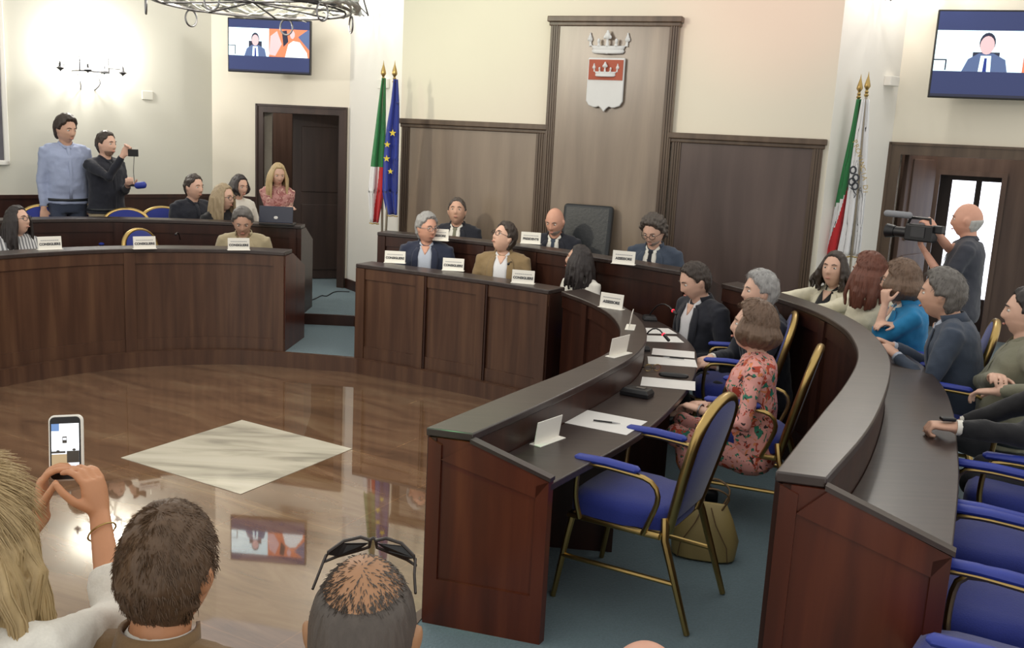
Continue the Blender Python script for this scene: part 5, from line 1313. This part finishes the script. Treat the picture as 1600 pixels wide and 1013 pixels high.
# black leather chair on the dais
p = ony(900, 345, 9.3); t = thing('leather_chair', 'high-backed black leather chair behind the bald man', 'chair', (p.x, p.y - .2, PZ2), heading(-.35, -1))
b = MB(); b.box((0, 0, .44), (.50, .50, .14)); bevel(b.build('seat', M['black_leather'], t, smooth=False), .04, 3)
b = MB(); m3 = Matrix.Rotation(radians(9), 3, 'X'); b.box((0, -.34, .86), (.50, .10, .84), mtx=m3); bevel(b.build('backrest', M['black_leather'], t, smooth=False), .035, 3)
for s in (-1, 1):
    b = MB(); b.tube([(s * .30, -.22, .52), (s * .31, -.1, .66), (s * .31, .18, .66), (s * .30, .2, .46)], .025, 8, flat=1.2); b.build('armrest', M['black'], t)
b = MB(); b.tube([(0, 0, .37), (0, 0, .09)], .03, 10)
for k in range(5): a = 2 * pi * k / 5; b.tube([(0, 0, .10), (.28 * cos(a), .28 * sin(a), .03)], [.03, .02], 8, round_ends=True)
b.build('pedestal', M['steel'], t)

# ------------------------------------------------------------------ handbag
p = onz(1098, 868, PZ1); t = thing('handbag', 'beige leather handbag with cord handles standing on the carpet behind the nearest chair', 'bag', (p.x, p.y, PZ1), radians(-14))
bagm = mat('beige_leather', '9c8a58', .5, var=.12, scale=(12, 12, 12), bump=.1); b = MB(); R_ = []
for z, wx, wy in ((.0, .13, .075), (.012, .155, .09), (.10, .165, .085), (.20, .13, .055), (.265, .10, .022), (.275, .095, .012)):
    R_.append([V3((wx * (abs(cos(a)) ** .7) * (1 if cos(a) > 0 else -1), wy * (abs(sin(a)) ** .7) * (1 if sin(a) > 0 else -1), z)) for a in [2 * pi * k / 28 for k in range(28)]])
b.loft(R_); b.build('body', bagm, t)
cordm = mat('brown_cord', '6a5236', .6)
for y in (-.02, .03):
    b = MB(); b.tube(spline([(-.06, y, .25), (-.04, y * 2, .34), (.03, y * 3, .37), (.10, y * 2, .33), (.07, y, .25)], 20), .005, 6); b.build('handle', cordm, t)
b = MB()
for y0, sx in ((-.09, -1), (-.09, 1)): b.tube([(sx * .02, -.030, .262), (sx * .05, -.070, .19), (sx * .11, -.090, .09), (sx * .12, -.088, .015)], .003, 5)
b.build('seam_piping', cordm, t)

# ------------------------------------------------------------------ floor cable by the left doorway
pts = [onz(x, y, PZ2 + .006) for x, y in ((455, 468), (475, 471), (490, 468), (503, 462), (510, 463), (524, 456), (546, 456))]
b = MB(); b.tube(spline(pts, 30), .0055, 6); tag(b.build('cable', M['black'], origin=None), 'thin dark cable across the blue carpet by the left doorway', 'cable')
for o in [x for x in bpy.data.objects if x.name == 'cable']: 
    me = o.data
    for v in me.vertices: v.co.z = PZ2 + .0065 if v.co.z < .1 else v.co.z

# ------------------------------------------------------------------ things held
def phone(label, pos, rot, w=.072, h=.150, case='black', scr=None):
    t = thing('smartphone', label, 'phone', pos); t.rotation_euler = rot
    b = MB(); b.box((0, 0, 0), (w, .010, h)); bevel(b.build('case', M[case], t, smooth=False), .0045, 3)
    b = MB(); b.box((0, -.0056, 0), (w * .92, .0012, h * .95)); b.build('glass', M['black'], t, smooth=False)
    return t
pf = bpy.data.objects
o = phone('black phone held sideways by the man in the dark shirt', HP(208, 239, 9.66), (0, radians(92), radians(150)))
# reporter's microphone with blue head
q = HP(212, 290, 9.72); t = thing('reporter_microphone', 'blue-headed microphone held out by the man in the dark shirt', 'microphone', q, 0)
b = MB(); b.tube([(-.10, .03, .0), (.02, 0, .0)], .013, 10, round_ends=True); b.build('grip', M['black'], t)
b = MB(); b.tube([(.02, 0, 0), (.08, -.01, .01)], [.034, .036], 14, round_ends=True); b.build('foam_head', M['blue_vinyl'], t)
b = MB(); b.tube(spline([(.0, 0, -.01), (-.01, -.02, .12), (.0, -.02, .30)], 10), .003, 6); b.build('cord', M['black'], t)
# glasses hanging on the tall man's shirt
# professional video camera
q = HP(1436, 364, 6.42); t = thing('video_camera', 'black shoulder video camera with grey windshield microphone at the right doorway', 'video camera', q, heading(-.62, .78))
t.scale = (.74, .74, .74)
b = MB(); b.box((0, -.02, 0), (.12, .26, .15)); bevel(b.build('camera_body', M['black'], t, smooth=False), .014, 3)
b = MB(); b.tube([(0, .10, -.01), (0, .24, -.01)], [.05, .046], 18); b.tube([(0, .23, -.01), (0, .31, -.01)], [.052, .066], 18); b.build('lens', M['black'], t)
b = MB(); b.tube([(0, -.10, .07), (0, -.09, .13), (0, .09, .13), (0, .12, .07)], .014, 8); b.build('carry_handle', M['black'], t)
b = MB(); b.tube([(-.06, .08, .15), (-.06, .30, .15)], .030, 14, round_ends=True); b.build('windshield', mat('grey_foam', '8b8d92', .9, bump=.2, scale=(200, 200, 200)), t)
b = MB(); b.box((.01, -.17, .045), (.07, .10, .07)); bevel(b.build('viewfinder', M['black'], t, smooth=False), .01)
b = MB(); b.box((-.064, -.02, .01), (.006, .13, .09)); b.build('side_panel', M['iron'], t, smooth=False)

# ------------------------------------------------------------------ foreground audience
SK['fore'] = skinmat('skin_foreground', 'c98f68')
p = HP(264, 892, 1.84)
fig_person('brown-haired man in a tan-brown jacket seen from behind, bottom left', p, 0, (-.35, 4.2), (.1, 6.5, 1.2), s=1.06, lean=6, skin='fore', hair='short', hc='brown', top='blazer', tc='brown', shirt='white', legs='jeans', hairthick=.010, hairnoise=.006, vox=.005, cloth_vox=.008, strands=9000, strand_len=.015, shoulder=1.08)
p = HP(567, 992, 1.45)
f = fig_person('balding man with sunglasses pushed up on his head, bottom centre', p, 0, (-.5, 4.5), (-.3, 6.0, 1.1), s=1.05, lean=8, skin='scalp', hair='balding', hc='charcoal', top='shirt', tc='black', hairthick=.006, vox=.005, cloth_vox=.008, strands=12000, strand_len=.010)
t = thing('sunglasses', 'dark sunglasses resting on top of the balding head', 'sunglasses', f.t.location, f.t.rotation_euler.z)
b = MB(); W_ = lambda q: f.HW(q)
for sg in (-1, 1):
    b.tube([W_((sg * x, y, z)) for x, y, z in ((.004, .090, .112), (.020, .094, .115), (.045, .088, .110), (.066, .070, .098), (.070, .064, .085), (.055, .082, .086), (.025, .094, .092), (.006, .092, .100), (.004, .090, .112))], .0030, 6)
b.tube([W_((-.008, .092, .111)), W_((0, .095, .114)), W_((.008, .092, .111))], .003, 6); b.build('rim', M['glass_rim'], t)
for sg in (-1, 1):
    b = MB(); b.tube([W_((sg * .069, .068, .094)), W_((sg * .071, .03, .085)), W_((sg * .076, .0, .068))], .0024, 6); b.build('temple', M['glass_rim'], t)
    b = MB(); b.prism([W_((sg * x, y, z)) for x, y, z in ((.006, .091, .108), (.045, .087, .107), (.067, .068, .095), (.054, .081, .088), (.024, .093, .094))], (0, -.002, 0)); b.build('lens', M['black'], t, smooth=False)
p = HP(1004, 1120, 1.45)
fig_person('bald person whose crown just enters the bottom of the view', p, 0, (.3, 4.5), (.6, 5.0, 1.0), s=1.0, lean=6, skin='pink', hair='bald', hc='grey', top='shirt', tc='white', vox=.006)
# woman with the phone
pc = HP(104, 700, 2.2)
p = HP(-60, 842, 1.70)
f = fig_person('woman with long wavy blond hair in a white blouse filming with a phone, bottom left', p, 0, (-1.15, 3.2), (pc.x, pc.y, pc.z), fem=True, s=1.04, lean=8, skin='fore', hair='long', hc='blond', top='blouse', tc='white', hair_len=.36, hairthick=.02, curls=.020, vox=.0048, cloth_vox=.008, strands=4500, strand_len=.07,
       hands={'L': HP(64, 806, 2.14), 'R': HP(156, 806, 2.12), 'space': 'world'}, sleeve='half', poles={'L': (-.25, -.1, -1), 'R': (.55, -.15, -1)}, handdir={'L': (.03, .12, 1), 'R': (-.26, .16, 1)}, palm={'L': (1, .35, 0), 'R': (-1, .35, 0)}, curl={'L': .55, 'R': .55})
for side, m_, rr_ in (('R', 'gold', .031), ('L', 'steel', .033)):
    S_, E_, Wp, sg = f.arms[side]; d = (E_ - Wp).normalized(); a = d.cross(V3((0, 0, 1))); a = a.normalized() if a.length > .1 else V3((1, 0, 0)); c = a.cross(d); q = Wp + d * .045
    if side == 'R': b = MB(); b.tube([q + a * (rr_ * cos(k)) + c * (rr_ * sin(k)) + d * (.01 * cos(k)) for k in [2 * pi * j / 28 for j in range(29)]], .0022, 6); b.build('thin_bangle', M[m_], f.t)
    else:
        b = MB()
        for j in range(26):
            k = 2 * pi * j / 26; b.ell(q + d * (.03 + .008 * (j % 3)) + a * (rr_ * cos(k)) + c * (rr_ * sin(k)), (.0055, .0055, .0055), 8, 6)
        b.build('bead_bracelet', M[m_], f.t)
b = MB()
for i in range(9):
    q = f.N - f.u * .10 + V3((.06 + .016 * (i % 2), -.155 - .0, -.028 * i)); b.ell(q, (.032, .012, .016), 10, 6)
b.build('ruffle', CM['cream'], f.t)
# her phone: pale case, picture of the room on its screen
dirv = (CAMP - pc).normalized(); t = thing('smartphone', 'smartphone in a pale case held upright, its screen showing the room', 'phone', pc); t.rotation_euler = (radians(-14), radians(-4), heading(-dirv.x * .2, -dirv.y) )
b = MB(); R_ = []
def rr2(w_, h_, r_, y_): 
    out = []
    for cx, cz, a0 in ((w_ - r_, h_ - r_, 0), (-w_ + r_, h_ - r_, pi / 2), (-w_ + r_, -h_ + r_, pi), (w_ - r_, -h_ + r_, 1.5 * pi)):
        for k in range(6): a = a0 + k / 5 * pi / 2; out.append(V3((cx + r_ * cos(a), y_, cz + r_ * sin(a))))
    return out
for y_, k in ((-.006, .0), (-.0055, .002), (.0, .003), (.005, .002), (.006, 0)): R_.append(rr2(.037 + k, .076 + k, .013, y_))
b.loft(R_); b.build('case', M['white_card'], t)
b = MB(); b.prism(rr2(.0355, .0745, .011, -.0062), (0, -.0012, 0)); b.build('glass', M['black'], t, smooth=False)
PH = [emit('phone_white', 'eef2f6', 1.3), emit('phone_dark', '3a352f', .5), emit('phone_blue', '5f7fb0', .8), emit('phone_tan', 'a08d6d', .8), emit('phone_pale', 'c9cfd6', 1.0)]
b = MB(); yy = -.0075
for i, pl_ in ((4, R(.03, .10, .97, .90)), (2, R(.03, .10, .30, .22)), (0, R(.30, .10, .97, .22)), (0, R(.03, .22, .97, .52)), (1, R(.40, .31, .56, .42)), (4, R(.42, .33, .54, .37)), (1, R(.55, .55, .97, .74)), (3, R(.03, .60, .55, .80)), (1, R(.03, .55, .5, .58)), (0, R(.03, .80, .97, .90)), (3, R(.15, .74, .6, .84)), (0, blob(.85, .86, .10, .035, 12)), (1, blob(.25, .55, .06, .02, 8)), (1, blob(.8, .53, .06, .02, 8))):
    b.cur = i; yy -= .00006; q = [V3(((x - .5) * .068, yy, (.5 - z) * .146)) for x, z in pl_]; b.add(q, [tuple(range(len(q)))])
b.build('screen', PH, t, smooth=False)
# their chairs, out of view below the frame
for x, y, lab in ((-.62, 1.45, 'armchair under the man in the tan-brown jacket'), (-.24, 1.25, 'armchair under the balding man'), (.22, 1.25, 'armchair under the bald person at the bottom edge'), (-1.02, 1.60, 'armchair under the woman filming with a phone')):
    chair(x, y, 0, -.1, 1, lab)
